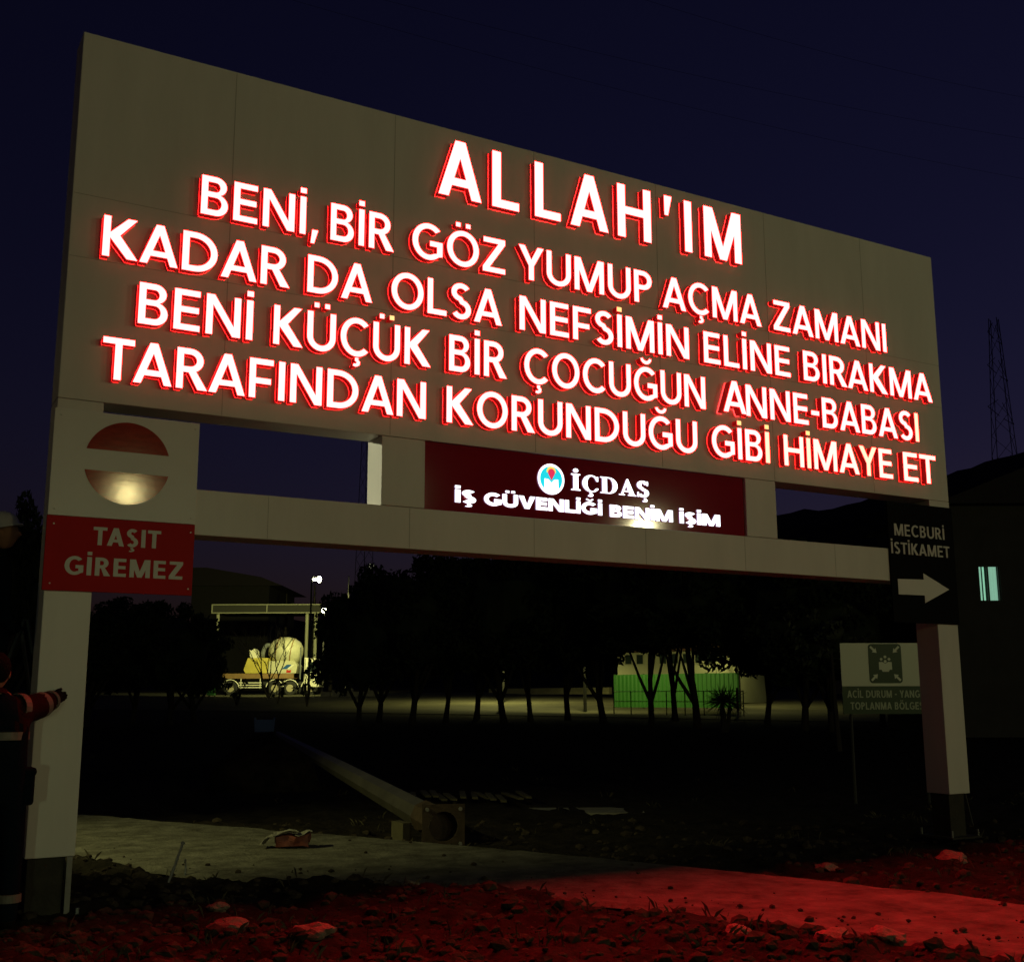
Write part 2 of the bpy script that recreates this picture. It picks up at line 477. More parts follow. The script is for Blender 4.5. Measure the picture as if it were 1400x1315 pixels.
for x in (1.586, 2.79, 3.99, 5.20, 6.40, 7.61):
    MB().box((x-.002,-.0012,BB+.006), (x+.002,.004,BT-.006)).build('panel_joint', seam, bm_)
gpart('upright', MB().box((2.530,0,BT+.003), (2.925,DP,ZB-.003)), white)
gpart('upright', MB().box((6.437,0,BT+.003), (6.833,DP,ZB-.003)), white)
for x0, z1 in ((0.02,.43),(BW-LW+.02,.46)):
    mb = MB().box((x0,.03,.02), (x0+.235,.265,z1+.02))
    st = gpart('steel_column', mb, steel, .004)
    mb = MB().box((x0-.1,-.07,.012), (x0+.36,.39,.034))
    pl = gpart('base_plate', mb, steel, .003)
    for sx in (-.07,.33):
        for sy in (-.04,.36): MB().tube([(x0+sx,sy,.03),(x0+sx,sy,.10)], .013, 6).build('anchor_bolt', galv, pl)
gpart('corner_angle', MB().box((.27,.0,.0), (.30,.02,.432)).box((.30,.0,.0), (.306,.05,.432)), galv, 0)
for x in (9.13, 9.38):
    gpart('brace', MB().tube([(x,.05,.47),(x+.95,.75,.02)], .012, 6), galv, 0)

# ------------------------------------------------------------------ glowing lines
LINES = [
 (5.828,.535,.165,[("ALLAH'IM",2.988,6.44,.30)], 'large glowing ALLAH\'IM heading at the top of the board'),
 (5.199,.32,.142,[("BENİ,",.933,1.895,.13),("BİR",2.003,2.571,.13),("GÖZ",2.745,3.657,.13),("YUMUP",3.80,5.285,.13),("AÇMA",5.415,6.67,.13),("ZAMANI",6.84,8.478,.13)], 'glowing line BENİ, BİR GÖZ YUMUP AÇMA ZAMANI right under the heading'),
 (4.716,.316,.142,[("KADAR",.224,1.667,.13),("DA",1.818,2.382,.13),("OLSA",2.558,3.622,.13),("NEFSİMİN",3.806,5.718,.13),("ELİNE",5.905,7.037,.13),("BIRAKMA",7.225,9.16,.13)], 'glowing line KADAR DA OLSA NEFSİMİN ELİNE BIRAKMA in mid board'),
 (4.238,.32,.142,[("BENİ",.509,1.381,.13),("KÜÇÜK",1.551,2.928,.13),("BİR",3.105,3.672,.13),("ÇOCUĞUN",3.853,5.902,.13),("ANNE-BABASI",6.10,8.90,.13)], 'glowing line BENİ KÜÇÜK BİR ÇOCUĞUN ANNE-BABASI, second from the bottom'),
 (3.782,.315,.142,[("TARAFINDAN",.274,2.888,.13),("KORUNDUĞU",3.085,5.784,.13),("GİBİ",5.967,6.704,.13),("HİMAYE",6.90,8.45,.13),("ET",8.626,9.137,.13)], 'glowing line TARAFINDAN KORUNDUĞU GİBİ HİMAYE ET along the board bottom'),
]
DEP = .072
for z0, cap, w, words, label in LINES:
    L = empty('illuminated_lettering', (words[0][1], 0, z0), label, 'lit lettering', 'lines of glowing channel letters on the board')
    inv = Matrix.Translation((-words[0][1], 0, -z0))
    for wi, (text, x0, x1, gap) in enumerate(words):
        for li, (ch, shapes) in enumerate(layout(text, x0, x1, z0, cap, w, gap=gap, hh=.142)):
            mb = MB(); fb = MB()
            dy = -.035 if (text == 'ANNE-BABASI' and li == 0) else 0
            for si, s_ in enumerate(shapes):
                mb.prism(s_, -DEP+dy, -.002, front=False, kw=0)
                if dy: mb.prism([[((p[0]-.0),(p[1])) for p in l] for l in s_], -.016, -.0025, front=False, kw=1)
                mb.prism(s_, -DEP-.006+dy, -DEP+dy, front=False, kw=1)
                yel = si > 0 and ((text == 'GİBİ') or (text == 'HİMAYE' and ch == 'İ') or (text == 'NEFSİMİN' and li == 4) or (text == 'KÜÇÜK' and li == 3 and si == 2))
                kf = 1 if yel else 3 if (text == 'HİMAYE' and ch in 'İY') or (text == 'ANNE-BABASI' and li == 10) or (text == 'GİBİ' and li == 3) else 2 if text in ('ET','HİMAYE') else 0
                fb.prism(s_, -DEP-.0058+dy, 0, wall=False, kf=kf)
            o = mb.build('letter', [return_m, trim_m], L); o.matrix_parent_inverse = inv
            fb.build('face', [face_m, face_y, face_c, face_g], o)

# ------------------------------------------------------------------ no-entry sign on the left leg
T = empty('no_entry_sign', (.5, -.01, 2.23), 'white sign with split red disc above red TAŞIT GİREMEZ panel on left leg', 'traffic sign')
inv = Matrix.Translation((-.5, .01, -2.23))
def tp(o, p=inv): o.matrix_parent_inverse = p; return o
wp = tp(MB().box((-.014,-.022,2.763), (1.021,-.002,3.537)).build('white_panel', white_sign, T, bevel=.002))
rp_ = tp(MB().box((-.018,-.025,2.232), (1.02,-.002,2.760)).build('red_panel', red_sheet, T, bevel=.002))
cx, cz, rr = .508, 3.178, .305
def seg(sign, zc):
    a0 = math.degrees(math.asin((zc-cz)/rr))
    pts = arc(cx, cz, rr, rr, a0, 180-a0, 40) if sign > 0 else arc(cx, cz, rr, rr, 180-a0, 360+a0, 40)
    return MB().prism([pts], -.0245, -.0225)
for sg, zc in ((1, 3.262), (-1, 3.108)):
    tp(seg(sg, zc).build('red_half_disc', red_film, T))
o = flat_text('TAŞIT', .300, .775, 2.566, .13, .20, -.028, -.0245, grey_print, rp_)
o = flat_text('GİREMEZ', .120, .945, 2.347, .13, .20, -.028, -.0245, grey_print, rp_)
mb = MB()
for x in (.03, .99):
    for z in (2.28, 2.70, 2.81, 3.49): mb.tube([(x,-.021,z),(x,-.031,z)], .006, 8)
tp(mb.build('rivet', white_sign, T))

# ------------------------------------------------------------------ red lit company panel
P = empty('company_panel', (4.68, .05, BT), 'maroon panel with round emblem and small white glowing lettering between two uprights', 'lit sign')
inv2 = Matrix.Translation((-4.68, -.05, -BT))
tp(MB().box((2.929,.03,BT+.004), (6.433,.10,ZB-.004)).build('panel', red_panel, P), inv2)
for text, x0, x1, z0, cap, w, ser, gap in (('İÇDAŞ',4.395,5.262,3.325,.152,.24,True,.10),('İŞ',3.218,3.420,3.118,.112,.21,False,.05),('GÜVENLİĞİ',3.500,4.727,3.116,.112,.20,False,.05),('BENİM',4.812,5.536,3.112,.112,.20,False,.05),('İŞİM',5.617,6.112,3.110,.112,.20,False,.05)):
    for ch, shapes in layout(text, x0, x1, z0, cap, w, gap=gap, serif=ser, hh=None if ser else .25):
        mb = MB()
        for s_ in shapes: mb.prism(s_, .016, .029, kw=1, kf=0)
        tp(mb.build('letter', [lit_white, lit_white_side], P), inv2)
ex, ez, er = 4.180, 3.403, .139
em = tp(MB().prism([arc(ex,ez,er,er,0,352,44)], .016, .029, kw=1).build('emblem', [lit_white, lit_white_side], P), inv2)
cy_ = mat('lit_cyan', (.02,.5,.6), .4, emit=(.0,.62,.72), estr=1.1)
MB().prism([arc(ex,ez,er*.84,er*.84,0,352,40)], .013, .0155).build('cyan_field', cy_, em)
mp = [(ex-.075,ez-.105),(ex-.07,ez-.0),(ex-.03,ez-.005),(ex,ez-.035),(ex+.03,ez-.005),(ex+.07,ez-.0),(ex+.075,ez-.105),(ex+.045,ez-.122),(ex-.045,ez-.122)]
MB().prism([mp], .010, .0125).build('white_pillars', lit_white, em)
MB().prism([arc(ex,ez+.068,.048,.048,-10,190,16)], .0105, .0125).build('yellow_halo', mat('lit_yellow', (.8,.5,.1), .4, emit=(1,.72,.12), estr=1), em)
dp = arc(ex,ez+.058,.036,.036,-15,195,14)+[(ex,ez-.012)]
MB().prism([dp], .0075, .010).build('red_drop', mat('lit_crimson', (.6,.02,.1), .4, emit=(.75,.02,.09), estr=1), em)

# ------------------------------------------------------------------ black direction sign on the right leg
T = empty('direction_sign', (8.9, -.01, 2.25), 'black sign MECBURİ İSTİKAMET with pale right arrow on the right leg', 'traffic sign')
inv3 = Matrix.Translation((-8.9, .01, -2.25))
bp_ = tp(MB().box((8.392,-.022,2.252), (9.412,-.002,3.545)).build('black_panel', black_sheet, T, bevel=.002), inv3)
flat_text('MECBURİ', 8.478, 9.262, 3.180, .128, .17, -.0245, -.0215, grey_print, bp_)
flat_text('İSTİKAMET', 8.414, 9.330, 2.983, .125, .17, -.0245, -.0215, grey_print, bp_)
tp(MB().prism([[(8.484,2.548),(8.884,2.552),(8.884,2.470),(9.278,2.632),(8.884,2.790),(8.884,2.722),(8.484,2.712)]], -.0245, -.0215).build('arrow', mat('pale_arrow', (.74,.72,.68), .45), T), inv3)

# ------------------------------------------------------------------ emergency assembly sign behind the right leg
D0 = 17.0
c0 = at(1148, 879, D0)
T = empty('assembly_point_sign', (c0.x, c0.y, zbase(c0.x, c0.y)), 'white and green ACİL DURUM sign with people pictogram behind the right leg', 'safety sign', rz=-YAW)
zt, gz = c0.z-zbase(c0.x, c0.y), 0
px2m = D0/F
Wd, H1, H2 = 1.30, 58*px2m, 37*px2m
wsign = mat('assembly_white', (.80,.84,.66), .45); gsign = mat('assembly_green', (.012,.05,.012), .4); gtext = mat('assembly_print', (.46,.52,.38), .5)
MB().box((0,0,zt-H1), (Wd,.02,zt)).build('white_panel', wsign, T)
gp = MB().box((0,-.001,zt-H1-H2), (Wd,.02,zt-H1-.002)).build('green_panel', gsign, T)
flat_text('ACİL DURUM - YANGIN', .07, 1.24, zt-H1-.165, .105, .19, -.004, -.001, gtext, gp)
flat_text('TOPLANMA BÖLGESİ', .11, 1.20, zt-H1-.335, .105, .19, -.004, -.001, gtext, gp)
x0, x1 = 38*px2m, 83*px2m; z1, z0 = zt-1.2*px2m, zt-54*px2m; r_ = .05
pg = MB().prism([arc(x0+r_,z0+r_,r_,r_,180,270,6)+arc(x1-r_,z0+r_,r_,r_,270,360,6)+arc(x1-r_,z1-r_,r_,r_,0,90,6)+arc(x0+r_,z1-r_,r_,r_,90,180,6)], -.004, -.0005).build('pictogram', gsign, T)
xc = (x0+x1)/2; zc = (z0+z1)/2
for sx, sz in ((-1,1),(1,1),(-1,-1),(1,-1)):
    ar = [(-.5,-.12),(.05,-.12),(.05,-.32),(.5,0),(.05,.32),(.05,.12),(-.5,.12)]
    a = math.atan2(-sz, -sx); k = .13; ox = xc+sx*.165; oz = zc+sz*.2
    MB().prism([[(ox+k*(p[0]*math.cos(a)-p[1]*math.sin(a)), oz+k*(p[0]*math.sin(a)+p[1]*math.cos(a))) for p in ar]], -.007, -.0042).build('arrow', wsign, pg)
for dx, dz, rr in ((-.058,.062,.021),(0,.095,.021),(.058,.062,.021),(0,.03,.021)):
    MB().prism([arc(xc+dx,zc+dz,rr,rr,0,340,16)], -.007, -.0042).build('figure_head', wsign, pg)
mb = MB(); mb.prism([[(xc-.095,zc-.09),(xc-.06,zc-.09),(xc-.045,zc-.12),(xc+.045,zc-.12),(xc+.06,zc-.09),(xc+.095,zc-.09),(xc+.095,zc+.02),(xc+.045,zc+.025),(xc,zc-.002),(xc-.045,zc+.025),(xc-.095,zc+.02)]], -.007, -.0042)
mb.build('figure_group', wsign, pg)
for x in (.12, 1.18): MB().tube([(x,.045,0),(x,.045,zt-.05)], .025, 8).build('post', dark_metal, T)

# ------------------------------------------------------------------ lamps out of the frame; two mirror in the red films, one is added fill
bulb = mat('warm_lamp_lens', (.8,.8,.6), .3, emit=(1,.80,.24), estr=30)
def point(name, loc, P_, col, parent, spot=None, target=None, size=.15, blend=.3):
    l = bpy.data.lights.new(name, 'SPOT' if spot else 'POINT'); l.energy = P_; l.color = col; l.shadow_soft_size = size
    o = bpy.data.objects.new(name, l); COL.objects.link(o)
    if spot: l.spot_size = R(spot); l.spot_blend = blend
    o.location = loc
    if target is not None: o.rotation_euler = (Vector(target)-Vector(loc)).to_track_quat('-Z', 'Y').to_euler()
    o['kind'] = 'helper'
    return o
def street_lamp(pos, label, aim=(0,1), P_=0, col=(1,.93,.6), spot=None, target=None, blend=.3, lens=None, size=.15, group=None, pole=None):
    x, y, z = pos; a = Vector((aim[0], aim[1], 0)).normalized(); zb = zbase(x, y)-.05
    bx, by = x-a.x*1.1, y-a.y*1.1
    T = empty('street_lamp', (bx, by, zb), label, 'street lamp', group)
    H = z-zb
    MB().tube([(0,0,0),(0,0,H-.5),(a.x*.15,a.y*.15,H+.0),(a.x*.45,a.y*.45,H+.12),(a.x*.9,a.y*.9,H+.14)], [.09,.06,.045,.04,.035], 8).build('pole', pole or galv, T)
    M = Matrix.Translation((a.x*1.05, a.y*1.05, H+.1)) @ Matrix.Rotation(math.atan2(a.y, a.x), 4, 'Z')
    MB().ball((0,0,0), (.34,.15,.08), 12, 8, M).build('lamp_head', galv, T, smooth=True).location = (0,0,0)
    mb = MB(); mb.ball((a.x*1.1, a.y*1.1, H+.0), (.16,.16,.07), 12, 8); mb.build('lens', lens or bulb, T, smooth=True)
    if P_: point('lamp_light', (x, y, z-.24), P_, col, None, spot, target, size, blend)
    return T
street_lamp((4.46,-20,6.56), 'street lamp standing behind the photographer, mirrored in the red disc', P_=400, col=(1,.82,.34))
street_lamp((19.95,-20,6.84), 'street lamp behind the photographer at the right, mirrored in the maroon panel', P_=720, col=(1,.90,.48))
street_lamp((12,-22,7.4), 'added tall fill lamp far behind the photographer between two others', P_=560, col=(.78,1,.48))  # third lamp, added to even out the light on the board
T = street_lamp((-3,3.5,4.7), 'street lamp out of the frame left of the sign frame', aim=(1,-.2), P_=760, col=(1,1,.36), spot=58, target=(2.3,4.2,0), blend=.8, size=.12)
T = empty('work_lamp', (-4.1,-13,0), 'low work lamp on a stand behind the photographer, aimed at the left leg', 'work lamp')
for k in range(3): MB().tube([(0,0,.75),(.4*math.cos(2.1*k),.4*math.sin(2.1*k),0)], .015, 6).build('leg', dark_metal, T)
MB().tube([(0,0,.7),(0,0,1.22)], .018, 6).build('stand_pole', dark_metal, T)
MB().box((-.16,-.08,1.22),(.16,.04,1.46)).build('housing', dark_metal, T, bevel=.02)
MB().box((-.14,.041,1.24),(.14,.046,1.44)).build('lens', bulb, T)
point('lamp_light', (-4.08,-12.88,1.34), 150, (.72,1,.55), None, 21, (.1,0,1.2), .07, .9)
point('lamp_light', (-2.95,3.4,4.5), 900, (1,1,.62), None, 15, (2.53,.15,3.25), .05, .6)  # extra narrow spot by the left lamp, added to brighten the first upright

# ------------------------------------------------------------------ people
skin = mat('skin', (.30,.16,.10), .7, spec=.2); navy = mat('navy_workwear', (.004,.008,.014), .95, spec=.08, bump=.8, bscale=11)
sleeve_m = mat('dark_red_sleeve', (.024,.006,.006), .95, spec=.1, bump=.9, bscale=12); reflect = mat('reflective_band', (.19,.18,.15), .6, var=.4, vscale=20)
boot = mat('black_boot', (.01,.01,.01), .5); hair_m = mat('dark_hair', (.007,.006,.005), .9, spec=.08, bump=.8, bscale=60); helmet_m = mat('white_helmet', (.55,.54,.52), .3)
def head_mesh(mb, c, fwd, up=(0,0,1), s=1.0, k=0):
    f = Vector(fwd).normalized(); u = Vector(up); sd = f.cross(u).normalized(); u = sd.cross(f)
    n, m_ = 24, 18; vs = []; fs = []
    g = lambda d: math.exp(-d*d)
    for i in range(m_+1):
        p = math.pi*i/m_
        for j in range(n):
            t = 2*math.pi*j/n
            lf, ls, lu = math.sin(p)*math.cos(t), math.sin(p)*math.sin(t), math.cos(p)
            rx, ry, rz = .098, .076, .118
            if lu < -.1: q = min(1, (-lu-.1)/.8); ry *= 1-.32*q; rx *= 1-.12*q
            x, y, z = lf*rx, ls*ry, lu*rz
            if lf > .2:
                x += .030*g((z+.022)/.020)*g(y/.014)+.012*g((z-.01)/.022)*g(y/.012)      # nose
                x -= .012*(g((y-.032)/.016)+g((y+.032)/.016))*g((z-.006)/.013)              # eye sockets
                x += .005*g((z-.028)/.010)                                                   # brow
                x += .006*g((z+.062)/.008)*g(y/.024)-.005*g((z+.070)/.004)*g(y/.028)         # lips
                x += .012*g((z+.104)/.018)*g(y/.025)                                         # chin
            vs.append(Vector(c)+(f*x+sd*y+u*z)*s)
    for i in range(m_):
        for j in range(n): fs.append((i*n+j, (i+1)*n+j, (i+1)*n+(j+1)%n, i*n+(j+1)%n))
    mb.add(vs, fs, k)
    for sg in (-1, 1):
        Mx = Matrix((f, sd, u)).transposed().to_3x3()
        mb.ball(Vector(c)+(sd*sg*.076-f*.008-u*.008)*s, (.02*s,.009*s,.032*s), 8, 6, Mx, k)
def body(name, J, E, parent, mats, region):
    names = list(J); idx = {n: i for i, n in enumerate(names)}
    me = bpy.data.meshes.new('skeleton'); me.from_pydata([J[n][0] for n in names], [(idx[a], idx[b]) for a, b in E], [])
    o = bpy.data.objects.new('skeleton', me); COL.objects.link(o)
    o.modifiers.new('skin', 'SKIN'); sb = o.modifiers.new('sub', 'SUBSURF'); sb.levels = 2; sb.render_levels = 2
    sv = me.skin_vertices[0].data
    for n in names:
        r = J[n][1]; sv[idx[n]].radius = r if hasattr(r, '__len__') else (r, r)
        sv[idx[n]].use_root = False
    sv[0].use_root = True
    bpy.context.view_layer.update()
    dg = bpy.context.evaluated_depsgraph_get()
    nm = bpy.data.meshes.new_from_object(o.evaluated_get(dg))
    V = [tuple(v.co) for v in nm.vertices]; P_ = [tuple(p.vertices) for p in nm.polygons]
    bpy.data.objects.remove(o)
    mb = MB(); mb.add(V, P_)
    for i, p in enumerate(P_):
        c = Vector((0,0,0))
        for v in p: c += Vector(V[v])
        mb.mi[i] = region(c/len(p))
    return mb
def band(c, ax, rx, ry, hgt, n=24):
    """a cloth strip round a limb at c, axis ax"""
    a = Vector(ax).normalized(); u = a.orthogonal().normalized() if abs(a.z) < .9 else Vector((1,0,0)); u = (u-a*u.dot(a)).normalized(); v = a.cross(u)
    vs = []; fs = []
    for k, (s_, gr) in enumerate(((-1,0),(-1,.006),(1,.006),(1,0))):
        for j in range(n):
            t = 2*math.pi*j/n
            vs.append(Vector(c)+u*math.cos(t)*(rx+gr)+v*math.sin(t)*(ry+gr)+a*s_*hgt/2)
    for k in range(3):
        for j in range(n): fs.append((k*n+j, k*n+(j+1)%n, (k+1)*n+(j+1)%n, (k+1)*n+j))
    return vs, fs

# worker holding the left leg of the frame
b = ony(2, 1000, -.40); bx, by = b.x, b.y
shR = ony(24, 968, -.38); elb = ony(46, 968, -.29); wri = ony(70, 957, -.13)
T = empty('person', (bx, by, .02), 'worker in dark overalls with banded red sleeve, hand on the left leg', 'person', 'workers at the sign')
Lc = lambda v: Vector(v)-Vector((bx, by, .02))
J = {'pelvis':((0,0,.93),(.15,.11)),'waist':((0,.0,1.10),(.15,.11)),'chest':((0,.01,1.30),(.175,.12)),'neckb':((-.02,.01,1.45),(.085,.075)),'neck':((-.04,.03,1.53),.052),
 'shR':(Lc(shR),.105),'elR':(Lc(elb),.10),'wrR':(Lc(wri),.075),'shL':((-.2,.0,1.40),.075),'elL':((-.29,.05,1.14),.06),'wrL':((-.25,.20,.96),.045),
 'hipR':((.09,0,.86),.105),'knR':((.115,.03,.48),.078),'anR':((.115,-.01,.11),.062),'toR':((.13,.16,.05),.05),'hipL':((-.09,0,.86),.105),'knL':((-.11,.03,.48),.078),'anL':((-.12,-.02,.11),.062),'toL':((-.15,.15,.05),.05)}
E_ = [('pelvis','waist'),('waist','chest'),('chest','neckb'),('neckb','neck'),('chest','shR'),('shR','elR'),('elR','wrR'),('chest','shL'),('shL','elL'),('elL','wrL'),('pelvis','hipR'),('hipR','knR'),('knR','anR'),('anR','toR'),('pelvis','hipL'),('hipL','knL'),('knL','anL'),('anL','toL')]
shx = Lc(shR).x
def reg(c):
    if c.z > 1.5 and c.x < .1: return 0
    if c.z < .10: return 3
    if c.x > shx-.015 and c.z > 1.28: return 2
    return 1
mb = body('person', J, E_, T, None, reg)
hc = Vector((-.045,.05,1.635)); head_mesh(mb, hc, (.35,.9,-.15), k=0)
# hand laid on the cladding: palm, four fingers, thumb
hp = Lc(ony(81, 952, -.045)); w0 = Lc(wri)
mb.tube([w0, w0.lerp(hp,.55), hp], [.040,.046,.044], 10, k=2)
for i, (dx, dz, l) in enumerate(((.022,.022,.044),(.030,.008,.050),(.030,-.007,.047),(.024,-.020,.036))):
    a = hp+Vector((.010, .006, dz*.75)); d1 = Vector((dx,.012,dz*.25)).normalized()
    mb.tube([a, a+d1*l*.5+Vector((0,.012,0)), a+d1*l*.85+Vector((0,.020,0)), a+d1*l+Vector((0,.026,0))], [.012,.0115,.0105,.008], 8, k=2)
a = hp+Vector((-.02,0,.030)); mb.tube([a, a+Vector((.014,.010,.014)), a+Vector((.034,.016,.022))], [.014,.012,.010], 8, k=2)
hl = Vector((-.25,.20,.96)); mb.tube([hl, hl+Vector((.01,.03,-.06)), hl+Vector((.015,.04,-.1))], [.03,.038,.03], 8, k=0)
for i in range(4):
    a = hl+Vector((-.025+.016*i,.045,-.1)); mb.tube([a, a+Vector((.003,.01,-.03)), a+Vector((.006,.0,-.06+.008*abs(i-1.5)))], [.0095,.009,.007], 8, k=0)
a = hl+Vector((.03,.03,-.05)); mb.tube([a, a+Vector((.03,.02,-.03)), a+Vector((.035,.03,-.06))], [.011,.01,.008], 8, k=0)
pb = mb.build('body', [skin, navy, sleeve_m, boot], T, smooth=True)
mb = MB(); Mx = Matrix.Rotation(0,3,'Z')
mb.ball(hc+Vector((-.012,-.022,.028)), (.092,.108,.108), 16, 10); mb.build('hair', hair_m, T, smooth=True)
bands = [((0,.005,1.235),(0,0,1),.165,.125,.05)]
s0, e0 = Lc(shR), Lc(elb)
bands += [(s0.lerp(e0,.05), e0-s0, .090,.090,.05), (e0.lerp(w0,.35), w0-e0, .080,.080,.05), (e0.lerp(w0,.95), w0-e0, .062,.062,.025), (Vector((.115,-.003,.235)),(0,.02,1),.070,.070,.05), (Vector((-.118,-.006,.235)),(0,.02,1),.070,.070,.05)]
for bd_ in bands:
    q = MB(); q.add(*band(*bd_)); q.build('reflective_band', reflect, T, smooth=False)
q = MB(); q.box((.135,-.07,.80),(.215,.07,1.02)).box((.14,-.075,.98),(.222,.075,1.035)); q.build('tool_pouch', navy, T, bevel=.02)
q = MB(); q.tube([(-.05,.02,1.49),(-.045,.03,1.525)], [.088,.07], 16); q.build('collar', sleeve_m, T)

# second worker up a ladder at the left edge
hB = ony(6, 729, .75)
fx, fy, fz = hB.x-.02, hB.y, hB.z-1.60
T = empty('person', (fx, fy, fz), 'worker in white hard hat standing on a step ladder left of the board', 'person', 'workers at the sign')
J = {'pelvis':((0,0,.93),(.11,.15)),'waist':((0,0,1.10),(.11,.14)),'chest':((.0,0,1.28),(.11,.165)),'neckb':((-.0,0,1.42),(.07,.08)),'neck':((.0,0,1.48),.052),
 'shR':((0,-.19,1.36),.072),'elR':((.02,-.24,1.10),.056),'wrR':((.06,-.22,.90),.042),'shL':((0,.19,1.36),.072),'elL':((.02,.24,1.10),.056),'wrL':((.06,.22,.90),.042),
 'hipR':((0,-.09,.86),.1),'knR':((.03,-.1,.48),.074),'anR':((-.01,-.1,.11),.058),'toR':((.13,-.11,.05),.045),'hipL':((0,.09,.86),.1),'knL':((.03,.1,.48),.074),'anL':((-.01,.1,.11),.058),'toL':((.13,.11,.05),.045)}
mb = body('person', J, E_, T, None, lambda c: 0 if c.z > 1.47 else (3 if c.z < .1 else 1))
hc = Vector((.02,0,1.60)); head_mesh(mb, hc, (.93,-.35,.1), k=0)
for sg in (-1, 1):
    a = Vector((.06,sg*.22,.90)); mb.tube([a, a+Vector((.05,0,-.01)), a+Vector((.09,0,-.02))], [.03,.036,.03], 8, k=1)
    for i in range(4):
        q = a+Vector((.09,(-.024+.016*i),-.015)); mb.tube([q, q+Vector((.03,0,-.005)), q+Vector((.045,0,-.03)), q+Vector((.03,0,-.045))], [.0095,.009,.008,.006], 8, k=1)
    q = a+Vector((.05,-sg*.03,-.005)); mb.tube([q, q+Vector((.035,-sg*.02,-.015)), q+Vector((.06,-sg*.01,-.035))], [.012,.01,.008], 8, k=1)
mb.build('body', [skin, navy, sleeve_m, boot], T, smooth=True)
q = MB(); vs = []; n = 24
for i in range(9):
    p = math.pi/2*i/8
    for j in range(n):
        t = 2*math.pi*j/n; vs.append((.125*math.sin(p)*math.cos(t)*1.05, .112*math.sin(p)*math.sin(t), .115*math.cos(p)))
for j in range(n):
    t = 2*math.pi*j/n; k = 1.02+.16*max(0, math.cos(t)); vs.append((.131*math.cos(t)*k, .112*math.sin(t)*1.1, -.012))
for j in range(n):
    t = 2*math.pi*j/n; k = 1.02+.16*max(0, math.cos(t)); vs.append((.131*math.cos(t)*k, .112*math.sin(t)*1.1, -.02))
fs = [(i*n+j, (i+1)*n+j, (i+1)*n+(j+1)%n, i*n+(j+1)%n) for i in range(10) for j in range(n)]
Mt = Matrix.Rotation(R(-14), 3, 'Y'); q.add([hc+Vector((-.025,0,.052))+Mt@Vector(v) for v in vs], fs); q.build('hard_hat', helmet_m, T, smooth=True)
q = MB(); q.tube([(-.0,0,1.43),(.0,0,1.47)], [.095,.075], 16); q.build('collar', navy, T)
T = empty('step_ladder', (fx, fy, 0), 'dark step ladder under the worker in the hard hat, left of the frame', 'ladder')
alu = mat('black_painted_steel', (.012,.012,.012), .6)
top = fz+.95
for sy in (-1, 1):
    q = MB(); q.tube([(-.45-.0,sy*.30,.0),(.18,sy*.20,top)], .02, 6); q.build('rail', alu, T)
    q = MB(); q.tube([(.62,sy*.26,.02),(.20,sy*.20,top)], .016, 6); q.build('rail', alu, T)
nst = 7
for i in range(1, nst+1):
    t = i/nst*(fz-.02)/top; x = -.45+.63*t; y = .30-.10*t
    q = MB(); q.box((x-.05,-y,t*top-.02),(x+.05,y,t*top)); q.build('step', alu, T)
q = MB(); q.box((-.02,-.15,fz-.03),(.18,.15,fz+.003)); q.build('platform', alu, T)

# ------------------------------------------------------------------ trees
leaf = mat('dark_leaf', (.045,.06,.028), .7, spec=.2, col2=(.02,.03,.014), vscale=1.5)
leaf2 = mat('pale_leaf', (.10,.11,.06), .6, spec=.3, col2=(.05,.06,.03), vscale=2)
bark = mat('bark', (.05,.04,.03), .9, var=.4, vscale=8, bump=.6)
def crown_mesh(seed, rx, rz, n_cl=50, per=150, size=.105, core=.74):
    rg = np.random.default_rng(seed); mb = MB()
    k = len(mb.v)
    mb.ball((0,0,0), (rx*core, rx*core, rz*core), 18, 12)
    mb.v = [tuple(Vector(v)*(1+.22*noise.noise(Vector(v)*1.1+Vector((seed*3.1,0,0))))) for v in mb.v]
    cl = rg.normal(size=(n_cl,3)); cl /= np.linalg.norm(cl, axis=1)[:,None]
    cl = np.sign(cl)*np.abs(cl)**.72; cl *= rg.uniform(.62,1.0,(n_cl,1)); cl *= np.array([rx,rx,rz])*(.9+.2*rg.random((n_cl,1)))
    cl[:,2] = np.maximum(cl[:,2], -rz*.8)
    for c in cl:
        R_ = rg.uniform(.35,.62)*rx/2.2
        p = rg.normal(size=(per,3)); p /= np.linalg.norm(p, axis=1)[:,None]; p = c+p*R_*rg.random((per,1))**.4*np.array([1,1,.8])
        for q in p:
            a = rg.normal(size=3); a /= np.linalg.norm(a); b_ = np.cross(a, rg.normal(size=3)); b_ /= np.linalg.norm(b_)
            s_ = size*rg.uniform(.6,1.3)
            mb.add([q-a*s_*1.2, q-b_*s_*.5, q+a*s_*1.2, q+b_*s_*.5], [(0,1,2,3)])
    return mb
def mesh_of(mb, name, mm, smooth=False):
    o = mb.build(name, mm, None, smooth); me = o.data; bpy.data.objects.remove(o); return me
CROWN = [mesh_of(crown_mesh(i, 2.2, 2.0+.2*(i%2)), 'crown', leaf) for i in range(4)]
def trunk_mesh(seed, h, r=.13, fork=True):
    rg = random.Random(seed); mb = MB()
    lean = rg.uniform(-.25,.25); ly = rg.uniform(-.2,.2)
    pts = [(lean*(t**1.5)*h*.5+.05*math.sin(t*6+seed), ly*t*h*.4, h*t) for t in (0,.1,.25,.45,.7,1)]
    mb.tube(pts, [r*1.5,r*1.1,r,r*.9,r*.8,r*.6], 8)
    for k in range(3 if fork else 1):
        b_ = Vector(pts[2 if k else 3]); d = Vector((rg.uniform(-.7,.7), rg.uniform(-.5,.5), 1))
        mb.tube([b_, b_+d*h*.28+Vector((d.x*.1,0,0)), b_+d*h*.62], [r*.6,r*.5,r*.3], 6)
    return mb
